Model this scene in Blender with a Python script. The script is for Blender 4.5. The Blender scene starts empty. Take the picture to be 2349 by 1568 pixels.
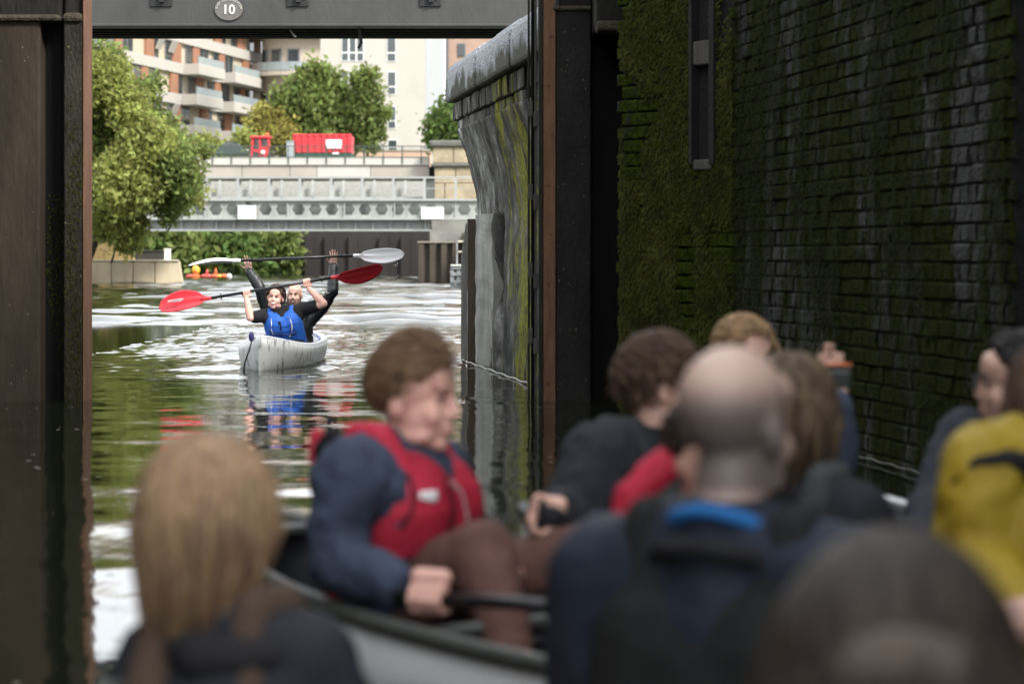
import bpy, math, random
import numpy as np
from mathutils import Vector, Matrix, noise as mnoise

random.seed(7)
rng = np.random.default_rng(11)
sc = bpy.context.scene
COL = sc.collection
V = Vector
UP = V((0, 0, 1))

# ------------------------------------------------------------------ camera
LENS = 85.0
FPX = 2349 * LENS / 36.0          # focal length in working pixels (frame 2349 x 1568)
CX, HY, CAMZ = 1174.5, 590.0, 1.106   # picture centre, horizon line, eye height above the water
cam = bpy.data.cameras.new('camera')
cam.lens = LENS; cam.sensor_width = 36.0; cam.sensor_fit = 'HORIZONTAL'
cam.shift_y = -(784 - HY) / 2349.0
cam.clip_start = 0.1; cam.clip_end = 6000
cam.dof.use_dof = True; cam.dof.focus_distance = 24.7; cam.dof.aperture_fstop = 3.0
camo = bpy.data.objects.new('camera', cam); COL.objects.link(camo)
camo.location = (0, 0, CAMZ); camo.rotation_euler = (math.pi / 2, 0, 0)
sc.camera = camo

# ------------------------------------------------------------------ sky and sun (bright overcast)
SUND = V((0.52, -0.50, 0.69)).normalized()
w = bpy.data.worlds.new('World'); sc.world = w; w.use_nodes = True
wn, wl = w.node_tree.nodes, w.node_tree.links
wn.clear()
sky = wn.new('ShaderNodeTexSky'); sky.sky_type = 'NISHITA'; sky.sun_disc = False
sky.sun_elevation = math.asin(SUND.z); sky.sun_rotation = math.atan2(SUND.x, SUND.y)
sky.air_density = 1.0; sky.dust_density = 3.0
mx = wn.new('ShaderNodeMix'); mx.data_type = 'RGBA'; mx.inputs[0].default_value = 0.8
mx.inputs[7].default_value = (8.9, 9.05, 9.2, 1)       # even cloud cover
bg = wn.new('ShaderNodeBackground'); bg.inputs[1].default_value = 0.12
wo = wn.new('ShaderNodeOutputWorld')
wl.new(sky.outputs[0], mx.inputs[6]); wl.new(mx.outputs[2], bg.inputs[0]); wl.new(bg.outputs[0], wo.inputs[0])
sun = bpy.data.lights.new('sun', 'SUN'); sun.energy = 2.6; sun.angle = math.radians(12); sun.color = (1, 0.96, 0.9)
suno = bpy.data.objects.new('sun', sun); COL.objects.link(suno)
suno.rotation_euler = (-SUND).to_track_quat('-Z', 'Y').to_euler()
sc.view_settings.view_transform = 'Standard'; sc.view_settings.look = 'None'
sc.view_settings.exposure = 1.28; sc.view_settings.gamma = 1.0
sc.view_settings.use_curve_mapping = False
sc.render.engine = 'CYCLES'
sc.cycles.use_denoising = True
sc.cycles.max_bounces = 6; sc.cycles.diffuse_bounces = 3; sc.cycles.glossy_bounces = 4
sc.cycles.transmission_bounces = 4; sc.cycles.transparent_max_bounces = 6
sc.cycles.caustics_reflective = False; sc.cycles.caustics_refractive = False

def at(x, y, d):
    """world point that lies d metres down the canal and shows at working pixel x, y"""
    return V(((x - CX) * d / FPX, d, CAMZ + (HY - y) * d / FPX))

# ------------------------------------------------------------------ helpers
def tag(o, label=None, cat=None, group=None, kind=None):
    if label: o['label'] = label
    if cat: o['category'] = cat
    if group: o['group'] = group
    if kind: o['kind'] = kind
    return o

def thing(name, loc, label, cat, group=None, rz=0):
    o = bpy.data.objects.new(name, None); COL.objects.link(o)
    o.location = loc; o.rotation_euler = (0, 0, rz); o.empty_display_size = 0.2
    return tag(o, label, cat, group)

def frame(d):
    d = V(d).normalized()
    a = UP if abs(d.z) < 0.95 else V((0, 1, 0))
    s = d.cross(a).normalized()
    return s, s.cross(d).normalized()

_SPH = {}
def unit_sphere(nu, nv):
    if (nu, nv) in _SPH: return _SPH[(nu, nv)]
    vs = [V((0, 0, 1))]; fs = []
    for j in range(1, nv):
        th = math.pi * j / nv
        for i in range(nu):
            ph = 2 * math.pi * i / nu
            vs.append(V((math.sin(th) * math.cos(ph), math.sin(th) * math.sin(ph), math.cos(th))))
    vs.append(V((0, 0, -1)))
    for i in range(nu): fs.append((0, 1 + i, 1 + (i + 1) % nu))
    for j in range(nv - 2):
        a = 1 + j * nu; b = a + nu
        for i in range(nu): fs.append((a + i, b + i, b + (i + 1) % nu, a + (i + 1) % nu))
    last = len(vs) - 1; a = 1 + (nv - 2) * nu
    for i in range(nu): fs.append((a + i, last, a + (i + 1) % nu))
    _SPH[(nu, nv)] = (vs, fs)
    return vs, fs

class MB:
    def __init__(s): s.v = []; s.f = []
    def add(s, vs, fs):
        n = len(s.v); s.v += [tuple(p) for p in vs]; s.f += [tuple(i + n for i in f) for f in fs]; return s
    def box(s, c, size, R=None, taper=1.0):
        c = V(c); hx, hy, hz = size[0] / 2, size[1] / 2, size[2] / 2
        vs = []
        for z in (-1, 1):
            k = taper if z > 0 else 1.0
            for x, y in ((-1, -1), (1, -1), (1, 1), (-1, 1)):
                p = V((x * hx * k, y * hy * k, z * hz))
                vs.append(c + (R @ p if R else p))
        return s.add(vs, [(3, 2, 1, 0), (4, 5, 6, 7), (0, 1, 5, 4), (1, 2, 6, 5), (2, 3, 7, 6), (3, 0, 4, 7)])
    def bb(s, x0, x1, y0, y1, z0, z1):
        return s.box(((x0 + x1) / 2, (y0 + y1) / 2, (z0 + z1) / 2), (x1 - x0, y1 - y0, z1 - z0))
    def beam(s, a, b, wd, ht, up=UP):
        a = V(a); b = V(b); d = (b - a).normalized()
        if abs(d.dot(up)) > 0.99: up = V((0, 1, 0))
        sd = d.cross(up).normalized(); u = sd.cross(d).normalized()
        vs = []
        for p in (a, b):
            for x, y in ((-1, -1), (1, -1), (1, 1), (-1, 1)):
                vs.append(p + sd * x * wd / 2 + u * y * ht / 2)
        return s.add(vs, [(0, 1, 2, 3), (7, 6, 5, 4), (0, 4, 5, 1), (1, 5, 6, 2), (2, 6, 7, 3), (3, 7, 4, 0)])
    def tube(s, pts, radii, n=8, flat=1.0, cap=True):
        pts = [V(p) for p in pts]; k = len(pts)
        if not hasattr(radii, '__len__'): radii = [radii] * k
        rings = []; sd = None
        for i in range(k):
            d = (pts[min(i + 1, k - 1)] - pts[max(i - 1, 0)]).normalized()
            if sd is None: sd, u = frame(d)
            else:
                sd = (sd - d * sd.dot(d)).normalized(); u = sd.cross(d).normalized()
            rings.append([pts[i] + (sd * math.cos(2 * math.pi * j / n) + u * math.sin(2 * math.pi * j / n) * flat) * radii[i] for j in range(n)])
        vs = [p for r in rings for p in r]; fs = []
        for i in range(k - 1):
            for j in range(n):
                a = i * n + j; b = i * n + (j + 1) % n
                fs.append((a, b, b + n, a + n))
        if cap:
            fs.append(tuple(range(n - 1, -1, -1))); fs.append(tuple((k - 1) * n + j for j in range(n)))
        return s.add(vs, fs)
    def ell(s, c, r, R=None, nu=14, nv=10):
        vs, fs = unit_sphere(nu, nv); c = V(c)
        if not hasattr(r, '__len__'): r = (r, r, r)
        o = []
        for p in vs:
            q = V((p.x * r[0], p.y * r[1], p.z * r[2]))
            o.append(c + (R @ q if R else q))
        return s.add(o, fs)
    def rc(s, a, ra, b, rb, n=14):
        """round cone: two balls and the frustum between them"""
        a = V(a); b = V(b)
        s.ell(a, ra, None, n, 8); s.ell(b, rb, None, n, 8)
        if (b - a).length > 1e-5: s.tube([a, b], [ra * 0.995, rb * 0.995], n)
        return s
    def prism(s, poly, f0, f1):
        """poly: 2-D points; f0, f1 map a 2-D point to the two end faces"""
        n = len(poly)
        vs = [f0(p) for p in poly] + [f1(p) for p in poly]
        fs = [tuple(range(n - 1, -1, -1)), tuple(range(n, 2 * n))]
        for i in range(n): fs.append((i, (i + 1) % n, (i + 1) % n + n, i + n))
        return s.add(vs, fs)
    def grid(s, fn, nu, nv, closed_u=False):
        vs = [fn(i, j) for j in range(nv) for i in range(nu)]; fs = []
        for j in range(nv - 1):
            for i in range(nu if closed_u else nu - 1):
                a = j * nu + i; b = j * nu + (i + 1) % nu
                fs.append((a, b, b + nu, a + nu))
        return s.add(vs, fs)
    def mesh(s, name, mat=None, origin=None, smooth=False):
        o = V(origin) if origin is not None else V((0, 0, 0))
        me = bpy.data.meshes.new(name)
        me.from_pydata([(p[0] - o.x, p[1] - o.y, p[2] - o.z) for p in s.v], [], s.f)
        if mat: me.materials.append(mat)
        if smooth: me.polygons.foreach_set('use_smooth', [True] * len(me.polygons))
        me.update()
        return me
    def build(s, name, mat=None, parent=None, smooth=False, bevel=0, solid=0, sub=0, loc=None):
        """parent: world-space vertices are re-based on the parent's location (unrotated parents)"""
        o_ = V(loc) if loc is not None else (world_loc(parent) if parent else V((0, 0, 0)))
        ob = bpy.data.objects.new(name, s.mesh(name, mat, o_, smooth)); COL.objects.link(ob)
        if parent:
            ob.parent = parent; ob.location = o_ - world_loc(parent)
        else: ob.location = o_
        if solid:
            m = ob.modifiers.new('solid', 'SOLIDIFY'); m.thickness = solid; m.offset = 0
        if bevel:
            m = ob.modifiers.new('bevel', 'BEVEL'); m.width = bevel; m.segments = 2; m.limit_method = 'ANGLE'
        if sub:
            m = ob.modifiers.new('sub', 'SUBSURF'); m.levels = sub; m.render_levels = sub
        return ob

def world_loc(o):
    p = V((0, 0, 0))
    while o is not None:
        p = p + V(o.location); o = o.parent
    return p

def strip(name, pts, width, m, parent, target, across=UP, off=.003, thick=.004):
    """flat trim laid on a surface: ribbon through pts, snapped onto target"""
    pts = [V(p) for p in pts]; fine = []
    for a, b in zip(pts[:-1], pts[1:]): fine += [a.lerp(b, k / 6) for k in range(6)]
    fine.append(pts[-1]); mb = MB(); n = len(fine)
    def fn(i, j):
        d = (fine[min(j + 1, n - 1)] - fine[max(j - 1, 0)]).normalized(); s = d.cross(V(across)).normalized()
        return fine[j] + s * width * (i / 3 - .5)
    mb.grid(fn, 4, n); ob = mb.build(name, m, parent, smooth=True)
    w_ = ob.modifiers.new('snap', 'SHRINKWRAP'); w_.target = target; w_.wrap_method = 'NEAREST_SURFACEPOINT'; w_.wrap_mode = 'ABOVE_SURFACE'; w_.offset = off
    s_ = ob.modifiers.new('solid', 'SOLIDIFY'); s_.thickness = thick; s_.offset = 0
    return ob

_TEX = {}
def cloud_tex(size):
    if size not in _TEX:
        t = bpy.data.textures.new('folds', 'CLOUDS'); t.noise_scale = size; t.noise_depth = 2; _TEX[size] = t
    return _TEX[size]

def flesh(name, mb, mat, parent, voxel=0.008, smooth=6, disp=0, dsize=0.1, fac=0.5):
    """one continuous surface grown round the overlapping solids in mb"""
    ob = mb.build(name, mat, parent)
    m = ob.modifiers.new('merge', 'REMESH'); m.mode = 'VOXEL'; m.voxel_size = voxel; m.use_smooth_shade = True
    if smooth:
        m = ob.modifiers.new('relax', 'SMOOTH'); m.factor = fac; m.iterations = smooth
    if disp:
        m = ob.modifiers.new('folds', 'DISPLACE'); m.texture = cloud_tex(dsize); m.strength = disp; m.mid_level = 0.32
        m.texture_coords = 'GLOBAL'
    return ob

# ------------------------------------------------------------------ materials
_M = {}
def mat(name, col, rough=0.6, metal=0, var=0.25, scale=6.0, bump=0.0, bscale=None, spec=None, stretch=(1, 1, 1), col2=None,
        thr=(0.4, 0.6), coat=0, sss=0, world=True, trans=0, island=0.0):
    """procedural surface: base colour with noise variation, optional second colour in patches, fine bump"""
    if name in _M: return _M[name]
    m = bpy.data.materials.new(name); _M[name] = m; m.use_nodes = True
    n, l = m.node_tree.nodes, m.node_tree.links
    b = n['Principled BSDF']
    if world:
        g = n.new('ShaderNodeNewGeometry'); src = g.outputs['Position']
    else:
        g = n.new('ShaderNodeTexCoord'); src = g.outputs['Object']
    mp = n.new('ShaderNodeMapping'); mp.inputs['Scale'].default_value = stretch
    l.new(src, mp.inputs[0])
    nz = n.new('ShaderNodeTexNoise'); nz.inputs['Scale'].default_value = scale; nz.inputs['Detail'].default_value = 6
    nz.inputs['Roughness'].default_value = 0.65
    l.new(mp.outputs[0], nz.inputs['Vector'])
    rp = n.new('ShaderNodeValToRGB')
    c2 = col2 if col2 else [max(0, c * (1 - var)) for c in col]
    c1 = col if col2 else [min(1, c * (1 + var)) for c in col]
    rp.color_ramp.elements[0].position = thr[0] if col2 else 0.25
    rp.color_ramp.elements[1].position = thr[1] if col2 else 0.75
    rp.color_ramp.elements[0].color = (*c1, 1) if col2 else (*c2, 1)
    rp.color_ramp.elements[1].color = (*c2, 1) if col2 else (*c1, 1)
    l.new(nz.outputs[0], rp.inputs[0])
    out = rp.outputs[0]
    if island:
        gi = n.new('ShaderNodeNewGeometry'); hs = n.new('ShaderNodeHueSaturation')
        r1 = n.new('ShaderNodeMapRange'); r1.inputs[3].default_value = 1 - island; r1.inputs[4].default_value = 1 + island
        r2 = n.new('ShaderNodeMapRange'); r2.inputs[3].default_value = 0.5 - 0.05 * island; r2.inputs[4].default_value = 0.5 + 0.03 * island
        l.new(gi.outputs['Random Per Island'], r1.inputs[0]); l.new(gi.outputs['Random Per Island'], r2.inputs[0])
        l.new(r1.outputs[0], hs.inputs['Value']); l.new(r2.outputs[0], hs.inputs['Hue']); l.new(out, hs.inputs['Color'])
        out = hs.outputs[0]
    l.new(out, b.inputs['Base Color'])
    b.inputs['Roughness'].default_value = rough; b.inputs['Metallic'].default_value = metal
    if spec is not None: b.inputs['Specular IOR Level'].default_value = spec
    if coat: b.inputs['Coat Weight'].default_value = coat
    if sss:
        b.inputs['Subsurface Weight'].default_value = sss; b.inputs['Subsurface Radius'].default_value = (0.02, 0.008, 0.005)
        b.inputs['Subsurface Scale'].default_value = 0.5
    if bump:
        n2 = n.new('ShaderNodeTexNoise'); n2.inputs['Scale'].default_value = bscale or scale * 6; n2.inputs['Detail'].default_value = 4
        l.new(mp.outputs[0], n2.inputs['Vector'])
        bp = n.new('ShaderNodeBump'); bp.inputs['Strength'].default_value = bump; bp.inputs['Distance'].default_value = 0.02
        l.new(n2.outputs[0], bp.inputs['Height']); l.new(bp.outputs[0], b.inputs['Normal'])
    if trans:
        tr = n.new('ShaderNodeBsdfTranslucent'); l.new(out, tr.inputs[0])
        ms = n.new('ShaderNodeMixShader'); ms.inputs[0].default_value = trans
        l.new(b.outputs[0], ms.inputs[1]); l.new(tr.outputs[0], ms.inputs[2])
        l.new(ms.outputs[0], n['Material Output'].inputs[0])
    return m

def brick_mat(name, brick, moss, cover, gloss=0.45, scale=1.6, streak=0.35):
    """wet dark brick with moss growing in ragged, downward-running patches; cover 0..1"""
    m = bpy.data.materials.new(name); _M[name] = m; m.use_nodes = True
    n, l = m.node_tree.nodes, m.node_tree.links
    b = n['Principled BSDF']
    g = n.new('ShaderNodeNewGeometry')
    mp = n.new('ShaderNodeMapping'); mp.inputs['Scale'].default_value = (1, 1, streak); l.new(g.outputs['Position'], mp.inputs[0])
    n1 = n.new('ShaderNodeTexNoise'); n1.inputs['Scale'].default_value = scale; n1.inputs['Detail'].default_value = 5
    n1.inputs['Roughness'].default_value = 0.72; l.new(mp.outputs[0], n1.inputs['Vector'])
    mr = n.new('ShaderNodeMapRange'); mr.inputs[1].default_value = 0.70 - 0.42 * cover; mr.inputs[2].default_value = 0.80 - 0.42 * cover
    l.new(n1.outputs[0], mr.inputs[0])
    n2 = n.new('ShaderNodeTexNoise'); n2.inputs['Scale'].default_value = 22; n2.inputs['Detail'].default_value = 5; n2.inputs['Roughness'].default_value = .7
    l.new(g.outputs['Position'], n2.inputs['Vector'])
    r1 = n.new('ShaderNodeValToRGB'); r1.color_ramp.elements[0].position = .3; r1.color_ramp.elements[1].position = .7
    r1.color_ramp.elements[0].color = (*[c * .45 for c in brick], 1); r1.color_ramp.elements[1].color = (*[c * 1.6 for c in brick], 1)
    r2 = n.new('ShaderNodeValToRGB'); r2.color_ramp.elements[0].position = .3; r2.color_ramp.elements[1].position = .72
    r2.color_ramp.elements[0].color = (*[c * .4 for c in moss], 1); r2.color_ramp.elements[1].color = (*[c * 1.5 for c in moss], 1)
    l.new(n2.outputs[0], r1.inputs[0]); l.new(n2.outputs[0], r2.inputs[0])
    oi = n.new('ShaderNodeObjectInfo'); hs = n.new('ShaderNodeHueSaturation')
    ov = n.new('ShaderNodeMapRange'); ov.inputs[3].default_value = .6; ov.inputs[4].default_value = 1.45
    l.new(oi.outputs['Random'], ov.inputs[0]); l.new(ov.outputs[0], hs.inputs['Value']); l.new(r1.outputs[0], hs.inputs['Color'])
    mxx = n.new('ShaderNodeMix'); mxx.data_type = 'RGBA'
    l.new(mr.outputs[0], mxx.inputs[0]); l.new(hs.outputs[0], mxx.inputs[6]); l.new(r2.outputs[0], mxx.inputs[7])
    l.new(mxx.outputs[2], b.inputs['Base Color'])
    rr = n.new('ShaderNodeMapRange'); rr.inputs[3].default_value = gloss; rr.inputs[4].default_value = 0.95
    l.new(mr.outputs[0], rr.inputs[0]); l.new(rr.outputs[0], b.inputs['Roughness'])
    sp = n.new('ShaderNodeMapRange'); sp.inputs[3].default_value = 0.22; sp.inputs[4].default_value = 0.05
    l.new(mr.outputs[0], sp.inputs[0]); l.new(sp.outputs[0], b.inputs['Specular IOR Level'])
    bp = n.new('ShaderNodeBump'); bp.inputs['Strength'].default_value = 0.8; bp.inputs['Distance'].default_value = 0.02
    n3 = n.new('ShaderNodeTexNoise'); n3.inputs['Scale'].default_value = 45; n3.inputs['Detail'].default_value = 5
    l.new(g.outputs['Position'], n3.inputs['Vector']); l.new(n3.outputs[0], bp.inputs['Height']); l.new(bp.outputs[0], b.inputs['Normal'])
    return m
# ================================================================== THE SETTING
# ------------------------------------------------------------------ water
def wave_field(X, Y, comps):
    h = np.zeros_like(X)
    for kx, ky, a, ph in comps: h += a * np.sin(kx * X + ky * Y + ph)
    return h
def comps(n, lmin, lmax, slope, spread, seed):
    r = np.random.default_rng(seed); out = []
    for i in range(n):
        lam = math.exp(r.uniform(math.log(lmin), math.log(lmax))); k = 2 * math.pi / lam
        th = math.pi / 2 + r.normal(0, spread)                      # crests mostly across the canal
        out.append((k * math.cos(th), k * math.sin(th), slope / k * math.sqrt(2.0 / n) * r.uniform(.5, 1.4), r.uniform(0, 6.28)))
    return out
CALM = comps(18, 0.35, 2.2, 0.0085, 0.6, 3)
CHOP = comps(44, 0.09, 0.9, 0.105, 0.9, 5)
FAR = comps(24, 0.7, 4.0, 0.12, 0.6, 6)
def sm(x, a, b):
    t = np.clip((x - a) / (b - a), 0, 1); return t * t * (3 - 2 * t)
KAY = (-2.2, 24.4)
def near_h(X, Y):
    patch = 0.65 + 0.35 * np.sin(X * 0.9 + Y * 0.55 + 1.0) * np.sin(Y * 0.31 - 0.4)
    m = (0.045 + 0.955 * sm(Y, 22.0, 25.5)) * patch
    h = wave_field(X, Y, CALM) + m * wave_field(X, Y, CHOP)
    # rings spreading from the foot of the right gate post
    for cx, cy, lam, amp, r0 in ((-0.05, 18.75, 0.11, 0.0035, 0.42), (-2.4, 23.3, 0.22, 0.0045, 0.9)):
        R = np.sqrt((X - cx) ** 2 + (Y - cy) ** 2); h += amp * np.exp(-((R - r0) / (0.45 * r0)) ** 2) * np.sin(2 * np.pi * R / lam)
    # bow wave of the kayak
    for sgn in (-1, 1):
        q = (X - KAY[0] + 0.1) * sgn - 0.42 * (Y - 23.3)
        h += 0.012 * np.exp(-(q / 0.16) ** 2) * sm(Y, 23.2, 23.8) * (1 - sm(Y, 24.5, 27.5))
    return h
def sheet(x0, x1, nx, y0, y1, ny, fn, dz=0):
    xs = np.linspace(x0, x1, nx); ys = np.linspace(y0, y1, ny); X, Y = np.meshgrid(xs, ys)
    Z = fn(X, Y) + dz if fn else np.zeros_like(X) + dz
    v = np.stack([X, Y, Z], -1).reshape(-1, 3)
    i = np.arange(nx - 1)[None, :] + nx * np.arange(ny - 1)[:, None]
    f = np.stack([i, i + 1, i + 1 + nx, i + nx], -1).reshape(-1, 4)
    return v, f
parts = [sheet(-4.8, 3.3, 200, 1.5, 40, 1050, near_h),
         sheet(-26, 1.5, 150, 40, 182, 620, lambda X, Y: wave_field(X, Y, FAR) * (0.8 + .3 * np.sin(Y * .21 + X * .1)), -0.004),
         sheet(-16, -4.8, 2, 1.5, 40, 2, None, -0.004), sheet(3.3, 14, 2, 1.5, 40, 2, None, -0.004),
         sheet(-16, 14, 2, -30, 1.5, 2, None, -0.004), sheet(-60, -26, 2, 40, 182, 2, None, -0.004), sheet(1.5, 30, 2, 40, 182, 2, None, -0.004)]
vs = []; fs = []; off = 0
for v, f in parts: vs.append(v); fs.append(f + off); off += len(v)
vs = np.concatenate(vs); fs = np.concatenate(fs)
me = bpy.data.meshes.new('water')
me.vertices.add(len(vs)); me.vertices.foreach_set('co', vs.ravel().astype(np.float32))
me.loops.add(len(fs) * 4); me.loops.foreach_set('vertex_index', fs.ravel().astype(np.int32))
me.polygons.add(len(fs)); me.polygons.foreach_set('loop_start', np.arange(0, len(fs) * 4, 4, dtype=np.int32))
me.polygons.foreach_set('use_smooth', np.ones(len(fs), dtype=bool))
me.update(); me.validate()
wm = mat('canal_water', (0.008, 0.010, 0.005), rough=0.02, var=0.2, scale=0.7, bump=0.05, bscale=14, stretch=(1, 0.5, 1))
wm.node_tree.nodes['Principled BSDF'].inputs['IOR'].default_value = 1.333
me.materials.append(wm)
water = bpy.data.objects.new('water', me); COL.objects.link(water)
tag(water, 'rippled green-brown canal water reflecting the pale sky', kind='structure')

# ------------------------------------------------------------------ ground
gm = mat('bank_earth', (0.10, 0.11, 0.05), rough=0.95, var=0.5, scale=0.4, bump=0.4, bscale=3)
g = MB()
def slab(poly, z):
    g.prism(poly, lambda p: V((p[0], p[1], -1.2)), lambda p: V((p[0], p[1], z)))
slab([(-600, 20.2), (-4.9, 20.2), (-18.6, 101.8), (-19.5, 108), (-24, 150.6), (-600, 150.6)], 1.0)
slab([(1.2, 26.3), (600, 26.3), (600, 150.6), (-3.2, 150.6), (-3.2, 112), (-1.5, 105), (1.2, 60)], 2.2)
slab([(-600, 170), (600, 170), (4000, 4000), (-4000, 4000)], 6.7)
slab([(-600, 150.6), (-25, 150.6), (-25, 170), (-600, 170)], 6.7)
slab([(-4.2, 150.7), (600, 150.6), (600, 170), (-4.2, 170)], 6.7)
tag(g.build('ground', gm), kind='structure')

# ------------------------------------------------------------------ brick laying
def chamfer_brick(L, Hh, D, seed):
    """one worn brick, front face proud: x along, y out of the wall, z up"""
    r = random.Random(seed); mb = MB(); c = 0.006
    def j(a): return a + r.uniform(-0.005, 0.005)
    back = [(-L / 2, 0, -Hh / 2), (L / 2, 0, -Hh / 2), (L / 2, 0, Hh / 2), (-L / 2, 0, Hh / 2)]
    mid = [(j(x * .995), D - c - r.uniform(0, .003), j(z * .995)) for x, _, z in back]
    fr = [(x - math.copysign(c + r.uniform(0, .012), x), j(D), z - math.copysign(c + r.uniform(0, .012), z)) for x, _, z in back]
    vsb = back + mid + fr
    fsb = []
    for o in (0, 4):
        for i in range(4): fsb.append((o + i, o + 4 + i, o + 4 + (i + 1) % 4, o + (i + 1) % 4))
    fsb.append((8, 11, 10, 9))
    return mb.add(vsb, fsb)

def lay_bricks(root, o, d, nrm, length, z0, z1, course, m, parts_max, keep=None, rank=None, L=0.225, jt=0.010, proud=0.035, seed=1, wob=0.007, name='brick'):
    """courses of alternate stretchers and headers on the plane through o along d, facing nrm"""
    r = random.Random(seed)
    d = V(d).normalized(); nrm = V(nrm).normalized(); Hh = course - jt
    R = Matrix((d, nrm, UP)).transposed()
    if R.determinant() < 0: R = Matrix((-d, nrm, UP)).transposed()
    spots = []
    row = 0; z = z0 + course / 2
    while z < z1:
        ln = L if row % 2 == 0 else (L - jt) / 2
        s = -(0.06 if row % 2 else 0.0) + ln / 2
        while s < length:
            p = V(o) + d * s + UP * (z - V(o).z)
            if keep is None or keep(p, s, z): spots.append((p, ln, s, z))
            s += ln + jt
        z += course; row += 1
    if rank: spots.sort(key=lambda t: rank(t[0]))
    variants = {}
    rest = MB(); base = world_loc(root)
    for i, (p, ln, s, z) in enumerate(spots):
        kk = (round(ln, 4), r.randrange(5))
        if kk not in variants:
            variants[kk] = chamfer_brick(ln, Hh, proud, hash(kk) % 9999)
            variants[kk].me = variants[kk].mesh('brick', m)
        off = nrm * r.uniform(-wob, wob); tilt = Matrix.Rotation(r.uniform(-.012, .012), 3, 'X') @ Matrix.Rotation(r.uniform(-.012, .012), 3, 'Z')
        if i < parts_max:
            b = bpy.data.objects.new(name, variants[kk].me); COL.objects.link(b); b.parent = root
            b.matrix_local = Matrix.Translation(p + off - base) @ (R @ tilt).to_4x4()
        else:
            rest.add([p + off + R @ (tilt @ V(q)) for q in variants[kk].v], variants[kk].f)
    if rest.v:
        tag(rest.build('outer_brickwork', m, root), kind='stuff')
    return spots

def moss_tufts(root, o, d, nrm, length, z0, z1, n, m, seed, thr=0.0, scale=2.2, size=0.018, lift=0.04, keep=None):
    """short hanging moss: thousands of little pointed blades where the growth is thick"""
    r = random.Random(seed); mb = MB(); d = V(d).normalized(); nrm = V(nrm).normalized()
    for _ in range(n):
        s = r.uniform(0, length); z = r.uniform(z0, z1)
        p = V(o) + d * s; p.z = z
        if keep and not keep(p, s, z): continue
        q = mnoise.noise((p.x * scale, p.y * scale, z * scale * 0.4)) + 0.35 * mnoise.noise((p.x * 7, p.y * 7, z * 3))
        if q < (thr(s, z) if callable(thr) else thr) + r.uniform(-.12, .12): continue
        a = r.uniform(-.8, .8); k = size * r.uniform(.5, 1.5)
        t = (d * math.sin(a) - UP * math.cos(a)).normalized(); sd = d * math.cos(a) + UP * math.sin(a)
        b = p + nrm * (lift + r.uniform(-.006, .006))
        tip = b + t * k * 1.6 + nrm * k * r.uniform(.1, .9)
        mb.add([b - sd * k * .35, b + sd * k * .35, tip], [(0, 1, 2)])
    return tag(mb.build('moss', m, root), kind='stuff')

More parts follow.
